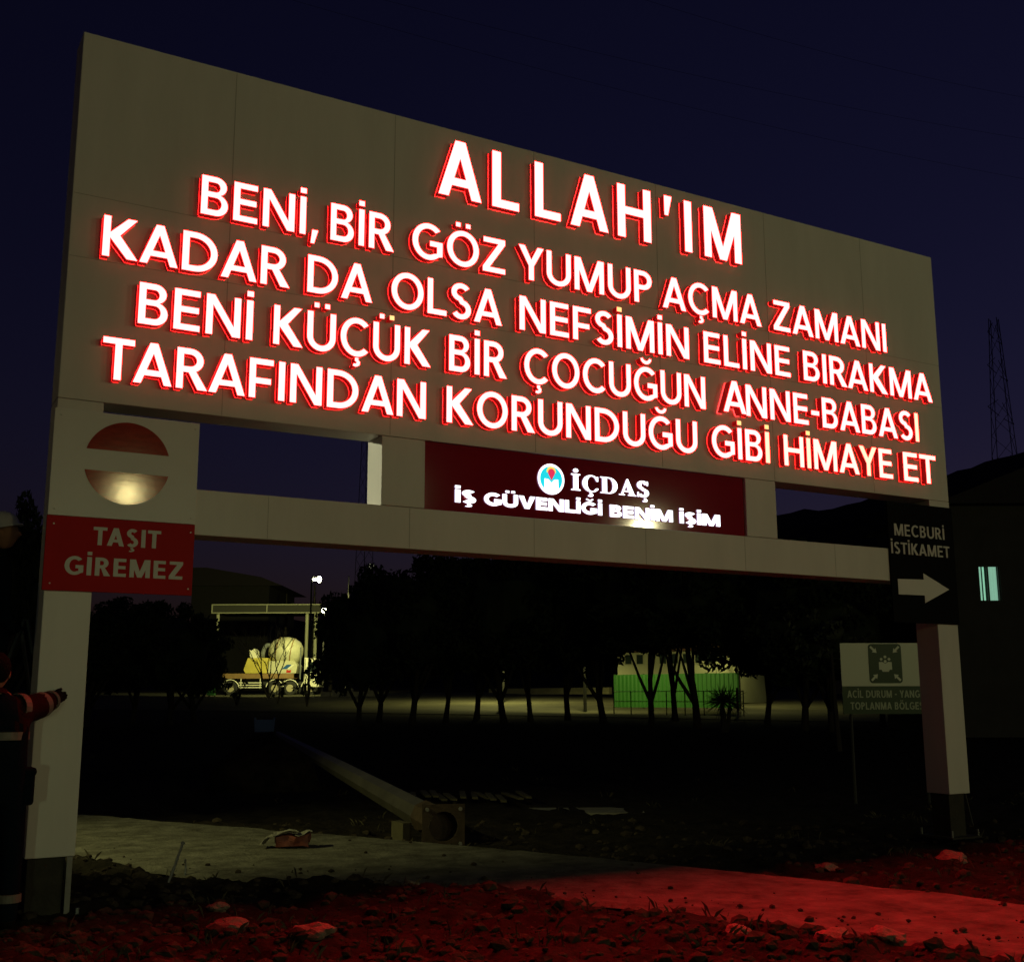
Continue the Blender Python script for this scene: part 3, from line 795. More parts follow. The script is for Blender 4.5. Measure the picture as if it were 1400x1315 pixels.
TRUNK = [mesh_of(trunk_mesh(i+3, 2.6), 'trunk', bark, True) for i in range(4)]
def tree(px, D, top, w, label, group, i, base=None, name='tree'):
    p = CAM+(FH+RH*((px-700)/F))*D; zb = zbase(p.x, p.y)-.05
    H = 1.5+D*(951-top)/1602-zb
    T = empty(name, (p.x, p.y, zb), label, 'tree', group, rz=i*2.3)
    o = bpy.data.objects.new('trunk', TRUNK[i % 4]); COL.objects.link(o); o.parent = T; o.scale = (.78+.1*(i%3),.78+.1*(i%3),max(.7, H*.5/2.6)); o.rotation_euler = (.09*math.sin(i*2.7),.10*math.cos(i*1.9),0)
    c = bpy.data.objects.new('crown', CROWN[i % 4]); COL.objects.link(c); c.parent = T
    hb = base if base is not None else H*(.19+.05*((i*7)%4)/1.5)
    rz = (H-hb)/2; c.location = (0,0,hb+rz); sx = w*D/F/2/2.2
    c.scale = (sx, sx, rz/2.15)
    return T
row = [(494,46,806,104),(520,50,782,135),(566,47,768,150),(610,49,758,160),(652,52,752,160),(690,48,748,160),(724,50,745,165),(774,51,745,165),(822,48,748,170),(885,45,738,190),(918,50,736,170),(948,43,742,180),(1040,44,752,190),(1092,41,760,190),(1128,40,785,170),(1195,44,780,190)]
nth = ['first','second','third','fourth','fifth','sixth','seventh','eighth','ninth','tenth','eleventh','twelfth','thirteenth','fourteenth','fifteenth','sixteenth']
for i, (px, D, top, w) in enumerate(row):
    tree(px, D, top, w*1.08, 'dark leafy roadside tree under the beam, %s trunk from the left in the long row' % nth[i], 'dark trees along the road', i, base={8:2.3,9:2.75,10:2.75,11:2.75}.get(i))
lefts = [(60,44,800,150),(128,46,822,150),(190,49,818,150),(240,47,824,120),(276,50,850,78)]
ll = ['dark tree behind the left leg and the worker','dark tree just right of the left leg','dark tree below the red panel of the no entry sign','dark tree left of the lit mixer truck, second from it','dark low tree standing closest on the left of the lit mixer truck']
for i, (px, D, top, w) in enumerate(lefts): tree(px, D, top, w, ll[i], 'dark trees at the left', i+1)
tree(10, 30, 668, 125, 'tall dark tree at the left picture edge behind the hard hat worker', 'dark trees at the left', 2, base=1.6)
# pale lit tree beside the assembly sign
p = at(1135, 860, 30)
T = empty('tree', (p.x, p.y, zbase(p.x, p.y)-.05), 'small tree with sparse pale leaves catching light above the assembly sign', 'tree')
o = crown_mesh(11, 1.0, .9, 16, 26, .075, .3).build('crown', leaf2, T); o.location = (0,0,p.z-zbase(p.x,p.y))
MB().tube([(.1,0,0),(.05,.02,1.2),(0,0,2.6)], [.08,.06,.03], 7).build('trunk', bark, T)
# spiky yucca
p = CAM+(FH+RH*((982-700)/F))*40
T = empty('yucca_plant', (p.x, p.y, zbase(p.x,p.y)-.05), 'spiky yucca plant with a round tuft of pointed leaves in front of the green hoarding', 'plant')
MB().tube([(0,0,0),(.02,0,.5),(-.03,0,.95)], [.12,.10,.08], 7).tube([(.12,0,0),(.25,0,.5),(.35,.05,.9)], [.08,.07,.06], 7).build('trunk', bark, T)
mb = MB(); rg = random.Random(5)
for k in range(190):
    d = Vector((rg.gauss(0,1), rg.gauss(0,1), rg.gauss(.15,.9))).normalized(); s_ = d.cross(Vector((0,0,1)));  s_ = s_.normalized()*.022 if s_.length > .01 else Vector((.02,0,0))
    b_ = Vector((rg.choice((-.03,.3)),0,1.1)); L_ = rg.uniform(.5,.78)
    mb.add([b_-s_, b_+s_, b_+d*L_*.6+s_*.8-Vector((0,0,.02)), b_+d*L_-Vector((0,0,.07)), b_+d*L_*.6-s_*.8-Vector((0,0,.02))], [(0,1,2,3,4)])
mb.build('leaf_tuft', leaf, T)
for i, (px, D, w_, h_, lab) in enumerate(((424,66,1.3,2.3,'sparse dark shrub in front of the truck cab'),(330,68,1.5,1.5,'sparse dark shrub in front of the truck side guard'),(385,70,.8,1.7,'thin dark sapling in front of the mixer truck wheels'))):
    p = CAM+(FH+RH*((px-700)/F))*D
    T = empty('shrub', (p.x,p.y,zbase(p.x,p.y)-.05), lab, 'shrub', 'shrubs in front of the truck')
    o = crown_mesh(30+i, w_*.55, h_*.36, 11, 15, .10, .05).build('foliage', leaf, T); o.location = (0,0,h_*.62)
    mb = MB(); rg = random.Random(i)
    for k in range(6): mb.tube([(0,0,0),(rg.uniform(-.2,.2)*w_,rg.uniform(-.1,.1),h_*.5),(rg.uniform(-.5,.5)*w_,rg.uniform(-.2,.2),h_*rg.uniform(.75,1.05))], [.03,.022,.01], 5)
    mb.build('stem', bark, T)
# bare tree in front of the truck
p = CAM+(FH+RH*((372-700)/F))*78; zb = zbase(p.x,p.y)
T = empty('bare_tree', (p.x,p.y,zb-.05), 'leafless tree with thin forking branches in front of the mixer drum', 'tree')
mb = MB(); rg = random.Random(21)
def branch(a, d, L_, r, lev):
    b_ = a+d*L_; mid = a.lerp(b_,.5)+Vector((rg.uniform(-.06,.06),rg.uniform(-.06,.06),0))*L_
    mb.tube([a, mid, b_], [r, r*.85, r*.65], 5)
    if lev == 0: return
    for k in range(rg.choice((2,3,3))):
        nd = (d+Vector((rg.uniform(-.75,.75), rg.uniform(-.5,.5), rg.uniform(.0,.5)))).normalized()
        branch(a.lerp(b_, rg.uniform(.6,1)), nd, L_*rg.uniform(.62,.85), r*.62, lev-1)
for dx in (-.35,.05,.42): branch(Vector((0,0,.1)), Vector((dx,0,1)).normalized(), 1.9, .06, 4)
mb.build('trunk', mat('pale_twigs', (.16,.14,.09), .8), T)

# ------------------------------------------------------------------ concrete mixer truck
D = 88; p = CAM+(FH+RH*((306-700)/F))*D; u_ = D/F
zt_ = zbase(p.x, p.y)
T = empty('mixer_truck', (p.x,p.y,zt_), 'pale concrete mixer truck with a round drum lit in yard light behind the trees', 'truck', rz=-YAW)
cream = mat('cream_truck_paint', (.62,.60,.42), .45, var=.2, vscale=2); yel = mat('yellow_truck_paint', (.60,.50,.10), .45, var=.2, vscale=2)
rust = mat('brown_rail_paint', (.30,.18,.07), .6, var=.3, vscale=2); tyre = mat('tyre', (.02,.02,.02), .8); rim = mat('pale_rim', (.40,.36,.24), .5)
blue = mat('blue_stripe', (.02,.10,.30), .4); redp = mat('red_mark', (.5,.03,.02), .4); glass = mat('dark_glass', (.02,.03,.03), .1); grey = mat('grey_paint', (.14,.15,.15), .5)
wht = mat('white_truck_paint', (.75,.73,.60), .4)
MB().box((.1,.5,.78),(7.3,.75,1.02)).box((.1,1.75,.78),(7.3,2.0,1.02)).build('chassis', dark_metal, T)
MB().box((.15,.2,1.25),(5.5,.28,1.62)).box((.15,2.2,1.25),(5.5,2.3,1.62)).box((.15,.28,1.25),(5.5,2.2,1.3)).build('side_rail', rust, T)
for wx in (.75,4.10,5.24,6.75):
    for wy in (.30,2.2):
        w_ = MB(); w_.tube([(wx,wy-.15,.52),(wx,wy-.12,.52),(wx,wy+.12,.52),(wx,wy+.15,.52)], [.46,.52,.52,.46], 20); w_ = w_.build('wheel', tyre, T)
        MB().tube([(wx,wy-.17,.52),(wx,wy-.13,.52)], [.27,.30], 14).build('rim', rim, w_)
        if wy < 1:
            f_ = MB(); pts = [(wx+.66*math.cos(R(a)), wy-.2, .52+.64*math.sin(R(a))) for a in range(10,171,20)]
            f_.tube(pts, .04, 5); f_.build('mudguard', wht, T)
mb = MB(); mb.prism([[(1.85,1.64),(3.45,1.64),(3.55,2.60),(3.5,2.78),(2.0,2.78),(1.70,1.9)]], .15, 2.3, back=True); mb.build('hopper', yel, T)
mb = MB(); mb.prism([[(3.55,1.64),(5.65,1.64),(5.75,2.2),(5.5,2.55),(3.6,2.55)]], .2, 2.3, back=True); bt = mb.build('tank_body', cream, T)
MB().prism([[(4.55,1.95),(4.95,2.28),(5.35,2.28),(4.95,1.95)]], .19, .2).build('stripe', blue, bt)
MB().prism([[(4.95,1.95),(5.35,2.28),(5.55,2.28),(5.15,1.95)]], .19, .2).build('stripe', wht, bt)
MB().prism([[(4.9,1.68),(5.25,1.68),(5.3,1.9),(5.1,1.85),(4.95,1.92)]], .19, .2).build('stripe', redp, bt)
prof = [(-1.3,.45),(-1.05,.75),(-.6,1.02),(0,1.13),(.5,1.08),(.95,.85),(1.2,.5),(1.25,.1)]
ax = Vector((math.cos(R(8)),0,-math.sin(R(8)))); cdr = Vector((4.70,1.25,3.28))
mb = MB(); mb.tube([cdr+ax*a for a,_ in prof], [b_ for _,b_ in prof], 24); dr = mb.build('drum', cream, T, smooth=True)
mb = MB()
for a_, b_ in ((-.62,1.03),(.5,1.09)): mb.tube([cdr+ax*(a_-.04), cdr+ax*(a_+.04)], [b_+.015,b_+.015], 24, caps=False)
mb.build('drum_ring', rust, dr)
mb = MB(); pts = [(3.25+.42*math.cos(R(a))*.9, 1.25, 2.85+.95*math.sin(R(a))) for a in range(0,181,20)]; mb.tube(pts, .17, 8); mb.build('chute_arch', grey, T, smooth=True)
mb = MB(); mb.prism([[(2.05,2.8),(2.55,2.8),(2.6,3.2),(2.35,3.5),(2.1,3.35),(1.95,3.4)]], .7, 1.7, back=True); mb.build('loading_funnel', wht, T)
mb = MB(); mb.prism([[(6.30,.62),(7.42,.62),(7.45,1.5),(7.36,2.2),(7.15,2.75),(6.30,2.8)]], .12, 2.38, back=True); cb = mb.build('cab', wht, T, bevel=.04)
MB().prism([[(6.55,1.75),(7.25,1.75),(7.15,2.45),(6.55,2.5)]], .105, .118).build('side_window', glass, cb)
MB().box((6.35,.105,.62),(6.38,.118,2.7)).build('door_seam', dark_metal, cb)
mb = MB()
for z in (.55,.72,.9): mb.box((1.4,.14,z),(3.1,.19,z+.07))
for x in (1.5,2.95): mb.box((x,.19,.5),(x+.06,.24,1.25))
mb.build('side_guard', wht, T)
MB().tube([(5.9,.6,1.0),(5.9,.6,3.6)], .06, 8).build('exhaust_stack', grey, T)

# ------------------------------------------------------------------ canopy, bin, lamps and buildings of the yard
def loc_at(px, D): p = CAM+(FH+RH*((px-700)/F))*D; return p.x, p.y, zbase(p.x, p.y)
D = 98; x, y, z = loc_at(291, D); u_ = D/F
zr = 1.5+D*(951-838)/1602-z
T = empty('yard_canopy', (x,y,z), 'long flat steel canopy with pale edge rails on short columns above the mixer truck', 'canopy', rz=-YAW)
Lx = 148*u_; 
MB().box((0,.05,zr+.08),(Lx,5,zr+.72)).build('roof', mat('canopy_roof', (.05,.05,.04), .8), T)
MB().box((-.05,-.02,zr),(Lx+.05,.04,zr+.09)).box((-.05,-.02,zr+.70),(Lx+.05,.04,zr+.78)).box((Lx*.5,-.03,zr+.09),(Lx*.5+.08,.03,zr+.7)).box((-.05,-.03,zr+.09),(.05,.03,zr+.7)).build('edge_rail', mat('pale_rail', (.45,.45,.32), .6), T)
colm = mat('pale_column', (.55,.56,.40), .6)
for cx_ in (6,128,140): MB().tube([(cx_*u_,.6,0),(cx_*u_,.6,zr+.1)], .14, 8).build('column', colm, T)
x, y, z = loc_at(295, 84)
T = empty('waste_bin', (x,y,z), 'green wheeled waste bin with a pale bag on top beside the mixer truck', 'bin', rz=-YAW)
gb = mat('green_bin', (.05,.20,.05), .5)
MB().prism([[(-.24,.12),(.24,.12),(.30,1.0),(-.30,1.0)]], -.25, .25, back=True).build('bin_body', gb, T)
MB().box((-.32,-.28,1.0),(.32,.28,1.06)).build('lid', gb, T)
for sx in (-.2,.2): MB().tube([(sx-.03,.22,.1),(sx+.03,.22,.1)], .1, 10).build('wheel', tyre, T)
mb = MB(); mb.ball((0,0,1.2), (.28,.22,.2), 10, 7); mb.v = [tuple(Vector(v)+Vector((noise.noise(Vector(v)*6),0,noise.noise(Vector(v)*7+Vector((3,3,3)))))*.06) for v in mb.v]
mb.build('bag', wht, T)

glow = mat('yard_lamp_lens', (.8,.8,.6), .3, emit=(1,1,.62), estr=30)
yc = (1,.98,.34)
p = at(430, 792, 79)
T = street_lamp((p.x,p.y,p.z), 'tall lit yard lamp shining above the conifer tops and the mixer truck', aim=(FH.x,FH.y), P_=6500, col=yc, spot=76, target=at(372, 905, 90), blend=.5, lens=glow, pole=dark_metal)
for dx in (.32,):
    q = MB(); q.ball((FH.x*1.1+RH.x*dx, FH.y*1.1+RH.y*dx, p.z-zbase(p.x,p.y)+.05), (.16,.16,.22), 10, 7); q.build('lens', glow, T, smooth=True)
p = at(443, 834, 92)
T = empty('wall_floodlight', (p.x,p.y,p.z), 'small bright floodlight at the right end of the canopy', 'floodlight', rz=-YAW)
MB().box((-.2,-.0,-.15),(.2,.2,.18)).build('housing', galv, T); MB().ball((0,-.05,0), (.2,.09,.2), 10, 7).build('lens', glow, T, smooth=True)
MB().tube([(0,.1,-p.z+zbase(p.x,p.y)),(0,.1,-.1)], .06, 6).build('pole', galv, T)
p = at(800, 832, 57)  # lamp added out of sight to light the road and hoarding
street_lamp((p.x,p.y,p.z), 'added unseen road lamp among the tree crowns, lighting the road and green hoarding', aim=(-FH.x,-FH.y), P_=1150, col=(1,.95,.30), spot=150, target=at(850, 958, 63), blend=.5, lens=glow, pole=dark_metal)
for px, D, lab in ((688,70,'added unseen road lamp behind the crowns, lighting the far kerb wall'),(1010,64,'added unseen road lamp behind the crowns right of the green hoarding')):  # two more unseen lamps, added to brighten the road behind the trees
    p = at(px, 850, D)
    street_lamp((p.x,p.y,p.z), lab, aim=(-FH.x,-FH.y), P_=2600 if px < 800 else 700, col=(1,.95,.30), spot=156, target=(p.x,p.y,0), blend=.4, lens=glow, pole=dark_metal)
p = at(508, 774, 100)
T = empty('pole_floodlight', (p.x,p.y,p.z), 'square pale floodlight panel on a thin mast above the trees', 'floodlight', rz=-YAW)
MB().box((-.2,-.06,-.2),(.2,.06,.2)).build('housing', mat('floodlight_face', (.5,.5,.4), .5, emit=(.8,.8,.55), estr=.3), T); MB().tube([(0,.1,zbase(p.x,p.y)-p.z),(0,.1,.2)], .07, 6).build('pole', dark_metal, T)
p = at(477, 788, 90)
T = empty('pale_pole', (p.x,p.y,zbase(p.x,p.y)), 'slim pale pole rising over the tree tops left of the lattice mast', 'pole')
MB().tube([(0,0,0),(0,0,p.z-zbase(p.x,p.y))], [.10,.05], 8).build('pole_shaft', mat('pale_pole_paint', (.5,.5,.45), .5), T)
MB().ball((0,0,p.z-zbase(p.x,p.y)), (.07,.07,.05), 8, 6).build('cap', galv, T)

# far roof at the left, conifers
x, y, z = loc_at(262, 120); u_ = 120/F
T = empty('warehouse', (x,y,z), 'long dark warehouse roof against the sky behind the left trees', 'building', rz=-YAW)
wd = mat('dark_wall', (.03,.028,.025), .9, var=.3)
hh = 1.5+120*(951-800)/1602-z
MB().box((0,0,0),(106*u_,14,hh)).build('wall', wd, T)
MB().prism([[(-.4,hh+.01),(106*u_+1.4,hh+.01),(95*u_,hh+.9),(20*u_,hh+1.9),(-.4,hh+1.9)]], -.3, 14.3, back=True).build('roof', mat('dark_roof', (.025,.02,.02), .8), T)
def conifer(px, D, top, w, label):
    x, y, z = loc_at(px, D); H = 1.5+D*(951-top)/1602-z
    T = empty('conifer_tree', (x,y,z-.05), label, 'tree', 'far conifers')
    MB().tube([(0,0,0),(0,0,H*.97)], [.2,.04], 6).build('trunk', bark, T)
    mb = MB(); rg = random.Random(px); r = w*D/F/2
    for k in range(420):
        t = rg.random(); zz = H*(.15+.85*t); rr = r*(1-t)*rg.uniform(.25,1)+.05; a = rg.uniform(0,6.28)
        d = Vector((math.cos(a),math.sin(a),-.25)); s_ = Vector((-math.sin(a),math.cos(a),0))*.16; b_ = Vector((0,0,zz))
        mb.add([b_+d*rr*.15-s_*.5, b_+d*rr*.6-s_, b_+d*rr, b_+d*rr*.6+s_, b_+d*rr*.15+s_*.5], [(0,1,2,3,4)])
    mb.build('crown', leaf, T)
conifer(430, 104, 794, 34, 'dark conifer right under the tall yard lamp')
conifer(392, 110, 806, 22, 'slim dark conifer left of the tall yard lamp')
conifer(455, 112, 812, 26, 'dark conifer right of the tall yard lamp')

# green hoarding, pale building behind, guard rail, posts
def quad_dir(pxa, Da, pxb, Db):
    a = Vector(loc_at(pxa, Da)); b_ = Vector(loc_at(pxb, Db)); d = b_-a; return a, math.atan2(d.y, d.x), math.hypot(d.x, d.y)
a, ang, L_ = quad_dir(836, 63.5, 1004, 58)
T = empty('green_hoarding', a, 'bright green sheet hoarding lit by the added road lamp behind the tree trunks', 'hoarding', rz=ang)
gh = mat('green_sheet', (.045,.21,.035), .55, var=.15, vscale=1.5)
n_ = 60; mb = MB(); vs = []; 
for i in range(n_*2+1):
    xx = L_*i/(n_*2); yy = .03 if i % 4 < 2 else 0
    vs += [(xx,yy,.05),(xx,yy,1.75)]
mb.add(vs, [(2*i,2*i+2,2*i+3,2*i+1) for i in range(n_*2)]); mb.box((0,.05,1.70),(L_,.09,1.77)); mb.build('corrugated_sheet', gh, T)
for i in range(5): MB().box((L_*i/4-.04,.06,0),(L_*i/4+.04,.14,1.8)).build('post', dark_metal, T)
a, ang, L_ = quad_dir(842, 71, 1000, 67)
T = empty('site_building', a, 'low pale prefabricated building with a row of small windows behind the green hoarding', 'building', rz=ang)
pale = mat('pale_prefab', (.36,.37,.26), .6, var=.2, vscale=1)
wl = MB().box((0,0,0),(L_,5,3.0)).build('wall', pale, T)
for i in range(9):
    xx = .5+i*(L_-1.2)/8.3
    MB().box((xx-.02,-.03,2.25),(xx+.52,.0-.003,2.9)).build('window', mat('window_frame', (.30,.30,.22), .6), T)
    MB().box((xx+.04,-.036,2.3),(xx+.46,-.031,2.85)).build('pane', glass, T)
MB().box((-.2,-.25,3.005),(L_*.68,5.2,3.15)).box((L_*.70,-.2,3.005),(L_*.92,5.2,3.5)).build('roof', mat('brown_roof', (.10,.05,.03), .8), T)
MB().box((L_*.70,-.25,3.505),(L_*.9,5.2,3.62)).build('roof_edge', pale, T)
a, ang, L_ = quad_dir(836, 56, 1010, 51)
T = empty('guard_rail', a, 'low two bar guard rail in front of the green hoarding', 'railing', rz=ang)
for zz in (.62,1.08): MB().tube([(0,0,zz),(L_,0,zz)], .018, 6).build('bar', mat('pale_bar', (.5,.52,.34), .5), T)
for i in range(8): MB().tube([(L_*i/7,0,0),(L_*i/7,0,1.1)], .025, 6).build('post', dark_metal, T)
for i, (px, D_, lab) in enumerate(((682,60,'red and white marker post by the road, left of centre'),(1002,54,'red and white marker post at the right end of the green hoarding'))):
    x, y, z = loc_at(px, D_)
    T = empty('marker_post', (x,y,z), lab, 'road post', 'road marker posts')
    MB().tube([(0,0,0),(0,0,1.3)], .06, 8).build('post_shaft', mat('post_white', (.5,.48,.40), .5), T)
    for zz in (.45,.95): MB().tube([(0,0,zz),(0,0,zz+.25)], .065, 8).build('red_band', redp, T)
a, ang, L_ = quad_dir(668, 92, 830, 80)
T = empty('kerb_wall', a, 'low pale kerb wall along the far side of the lit road', 'wall', rz=ang)
MB().box((0,0,-.1),(L_,.25,.35)).build('coping', mat('kerb_paint', (.45,.42,.25), .8, var=.4, vscale=.9), T)
x, y, z = loc_at(440, 84)
T = empty('block_stack', (x,y,z), 'stack of pale blocks on the ground right of the mixer truck cab', 'blocks', rz=-YAW)
for i in range(5): MB().box((.1+.8*i,0,0),(.8+.8*i,.5,.35+.12*(i%3))).build('block', concrete, T)

# dark building at the right with a lit window
D = 36; x, y, z = loc_at(1300, D); u_ = D/F
T = empty('dark_house', (x,y,z), 'dark house at the right edge with one greenish lit window', 'building', rz=-YAW)
zt2 = 1.5+D*(951-690)/1602-z
wx0, wx1 = 39*u_, 68*u_; wz0, wz1 = 1.5+D*(951-824)/1602-z, 1.5+D*(951-774)/1602-z
hw = mat('house_wall', (.07,.065,.055), .9, var=.3, vscale=1.5)
mb = MB().prism([[(0,0),(6.5,0),(6.5,zt2),(0,zt2)], [(wx0,wz0),(wx0,wz1),(wx1,wz1),(wx1,wz0)]], 0, .25, back=True); mb.box((0,.26,0),(.25,7,zt2)).box((6.25,.26,0),(6.5,7,zt2)).box((.26,6.75,0),(6.24,7,zt2))
mb.build('wall', hw, T)
MB().prism([[(-.5,zt2+.01),(7,zt2+.01),(3.25,zt2+1.5)]], -.5, 7.5, back=True).build('roof', mat('dark_roof', (.025,.02,.02), .8), T)
wf = MB(); fwt = .035
wf.box((wx0,.06,wz0),(wx0+fwt,.12,wz1)).box((wx1-fwt,.06,wz0),(wx1,.12,wz1)).box((wx0+fwt,.06,wz0),(wx1-fwt,.12,wz0+fwt)).box((wx0+fwt,.06,wz1-fwt),(wx1-fwt,.12,wz1)).box((wx0+.28,.06,wz0+fwt),(wx0+.33,.12,wz1-fwt))
wfo = wf.build('window', dark_metal, T)
litw = mat('lit_curtain', (.4,.6,.5), .8, emit=(.30,.62,.44), estr=.62, var=.3, vscale=5)
cu = MB(); vs = []
for rng in ((wx0+.03,wx0+.15),(wx0+.19,wx0+.25),(wx0+.37,wx1-.03)):
    k0 = len(cu.v); vv = []
    for i in range(13):
        xx = rng[0]+(rng[1]-rng[0])*i/12; yy = .2+.012*math.sin(i*1.6); vv += [(xx,yy,wz0+.02),(xx,yy,wz1-.02)]
    cu.add(vv, [(2*i,2*i+2,2*i+3,2*i+1) for i in range(12)])
cu.build('curtain', litw, wfo)
MB().box((wx0,.30,wz0),(wx1,.32,wz1)).build('back_panel', mat('dim_room', (.02,.03,.025), .9), wfo)
# dim gable house in the distance
D = 85; x, y, z = loc_at(1162, D); u_ = D/F
T = empty('far_house', (x,y,z), 'small far house with a dim beige wall left of the black sign', 'building', rz=-YAW+.2)
zt3 = 1.5+D*(951-815)/1602-z
MB().box((0,0,0),(36*u_,6,zt3)).build('wall', mat('beige_wall', (.30,.24,.15), .9, var=.2), T)
MB().prism([[(-.4,zt3+.01),(36*u_+.4,zt3+.01),(18*u_,zt3+.9)]], -.3, 6.3, back=True).build('roof', mat('dark_roof', (.025,.02,.02), .8), T)
MB().box((20*u_,-.04,zt3-1.1),(29*u_,-.004,zt3-.25)).build('window', glass, T)

# lattice mast, pylon, cables
lat = mat('lattice_steel', (.05,.05,.055), .6)
def lattice(px, D_, top, wb, wt, label, name, arms=()):
    x, y, z = loc_at(px, D_); H = 1.5+D_*(951-top)/1602-z
    T = empty(name, (x,y,z), label, 'mast', rz=.4)
    mb = MB(); th = wb*.009+.02; N = 18
    cs = ((-1,-1),(1,-1),(1,1),(-1,1))
    W_ = lambda t: (wb*(1-t)+wt*t)/2
    for sx, sy in cs: mb.tube([(sx*W_(0),sy*W_(0),0),(sx*W_(1),sy*W_(1),H)], th, 4)
    for i in range(N):
        t0, t1 = i/N, (i+1)/N
        for k in range(4):
            a_, b_ = cs[k], cs[(k+1)%4]
            if i % 2: a_, b_ = b_, a_
            mb.tube([(a_[0]*W_(t0),a_[1]*W_(t0),H*t0),(b_[0]*W_(t1),b_[1]*W_(t1),H*t1)], th*.6, 4)
    mb.build('tower', lat, T)
    for t, s_ in arms:
        q = MB()
        for sg in (-1,1):
            q.tube([(sg*W_(t),0,H*t),(sg*s_,0,H*t+.3)], th*.8, 4); q.tube([(sg*W_(t),0,H*(t+.045)),(sg*s_,0,H*t+.3)], th*.7, 4)
        q.build('cross_arm', lat, T)
    return T
lattice(497, 150, 585, 2.2, .9, 'thin lattice mast seen through the left opening of the frame', 'lattice_mast')
lattice(1388, 210, 415, 7, 1.4, 'faint lattice power pylon at the right edge of the sky', 'power_pylon', ((.72,9),(.84,7),(.94,5)))
cab = mat('cable_black', (.01,.01,.01), .6)
for i, (a_, b_, lab) in enumerate((((300,-60,90),(1500,205,130),'upper thin overhead cable crossing the dark sky'),((700,-60,90),(1500,150,130),'short thin overhead cable crossing the top right of the sky'),((330,-20,94),(1500,262,134),'lower thin overhead cable in the dark sky just above the board'))):
    A_, B_ = at(*a_), at(*b_)
    pts = [A_.lerp(B_, t/24)-Vector((0,0,6*(t/24)*(1-t/24))) for t in range(25)]
    o = MB().tube(pts, .012, 5).build('overhead_cable', cab); tag(o, lab, 'cable', 'overhead cables')

# ------------------------------------------------------------------ things lying on the ground
# lighting column lying with its square base plate towards us
f0 = onz(606, 1160, -.10); side = .46
tip = at(380, 1004, 20.5)
ctr = f0+Vector((0,0,side/2+.0)); axd = (tip-ctr).normalized()
T = empty('lamp_column', f0, 'long tapered steel lamp column lying on the ground, square base plate towards us', 'lamp column')
pr = mat('rusty_plate', (.08,.05,.03), .7, metal=.2, var=.6, vscale=8, bump=.3)
ang = math.atan2(axd.y, axd.x)-math.pi/2
Mq = Matrix.Translation((0,0,side/2)) @ Matrix.Rotation(ang*.45-.25, 4, 'Z')
hs = side/2
mb = MB().prism([rect(-hs,-hs,hs,hs), arc(0,0,.155,.155,0,-345,23)], -.012, .012, back=True, M=Mq); fl = mb.build('base_plate', pr, T)
mb = MB()
for sx in (-1,1):
    for sz in (-1,1): mb.tube([Mq@Vector((sx*.18,-.013,sz*.18)), Mq@Vector((sx*.18,-.03,sz*.18))], .022, 6)
mb.build('bolt', galv, fl)
pole_m = mat('column_paint', (.13,.12,.10), .35, metal=.3, var=.4, vscale=3)
Z0 = Vector((0,0,side/2)); Lg = (tip-ctr).length
mb = MB(); mb.tube([Z0+axd*.014, Z0+axd*Lg*.5, Z0+axd*Lg], [.165,.125,.06], 8, caps=False); mb.build('shaft', pole_m, T)
mb = MB(); mb.tube([Z0+axd*.1, Z0+axd*.62],[.18,.178], 8); mb.build('sleeve', pr, T)
mb = MB()
g0 = MB().box((-.36,.25,-.02),(-.26,.55,.26)).build('timber_prop', mat('timber', (.10,.085,.045), .8, var=.4), T)
# heap under the tip with a blue crate
x, y = tip.x, tip.y; zb = zbase(x, y)
mb = MB(); mb.ball((0,0,0), (1.0,1.0,.92), 28, 16)
mb.v = [tuple(Vector((v[0]*(1+.25*noise.noise(Vector(v)*1.6)), v[1]*(1+.25*noise.noise(Vector(v)*1.6+Vector((4,0,0)))), max(-.05, v[2]*(1+.2*noise.noise(Vector(v)*2.5+Vector((0,7,0)))))))) for v in mb.v]
o = mb.build('earth_heap', soil, None, True, loc=(x-.05, y+.3, zb-.1)); tag(o, 'dark rounded heap of earth under the thin end of the lamp column', 'earth heap')
p = at(363, 958, 21.5)
T = empty('blue_crate', (p.x,p.y,zb+.86), 'small dull blue crate on top of the earth heap in front of the mixer truck', 'crate', rz=-YAW+.15)
cb_ = mat('blue_plastic', (.03,.06,.22), .5)
MB().prism([[(-.17,0),(.17,0),(.19,.26),(.165,.26),(.148,.025),(-.148,.025),(-.165,.26),(-.19,.26)]], -.13, .13, back=True).build('crate_body', cb_, T)
MB().box((-.15,-.135,.03),(.15,-.128,.22)).box((-.15,.128,.03),(.15,.135,.22)).build('end_board', cb_, T)

# crumpled carton on the path
p = onz(400, 1156, .03)
T = empty('crushed_carton', (p.x,p.y,.03), 'crushed dark red cardboard carton with a torn pale flap on the concrete path', 'litter', rz=-.35)
card = mat('carton_red', (.22,.05,.035), .6, var=.5, vscale=14); card2 = mat('carton_grey', (.30,.28,.24), .6, var=.5, vscale=12)
mb = MB(); n = 8
def crump(v, s_=.03): v = Vector(v); return tuple(v+Vector((noise.noise(v*9), noise.noise(v*9+Vector((5,0,0))), noise.noise(v*9+Vector((0,5,0)))))*s_)
b_ = bmesh.new(); bmesh.ops.create_cube(b_, size=1); bmesh.ops.subdivide_edges(b_, edges=b_.edges[:], cuts=4, use_grid_fill=True)
b_.verts.ensure_lookup_table(); b_.faces.ensure_lookup_table()
mb.add([crump((v.co.x*.34, v.co.y*.22, v.co.z*.10+.06)) for v in b_.verts], [tuple(v.index for v in f.verts) for f in b_.faces]); b_.free()
mb.build('carton_body', card, T)
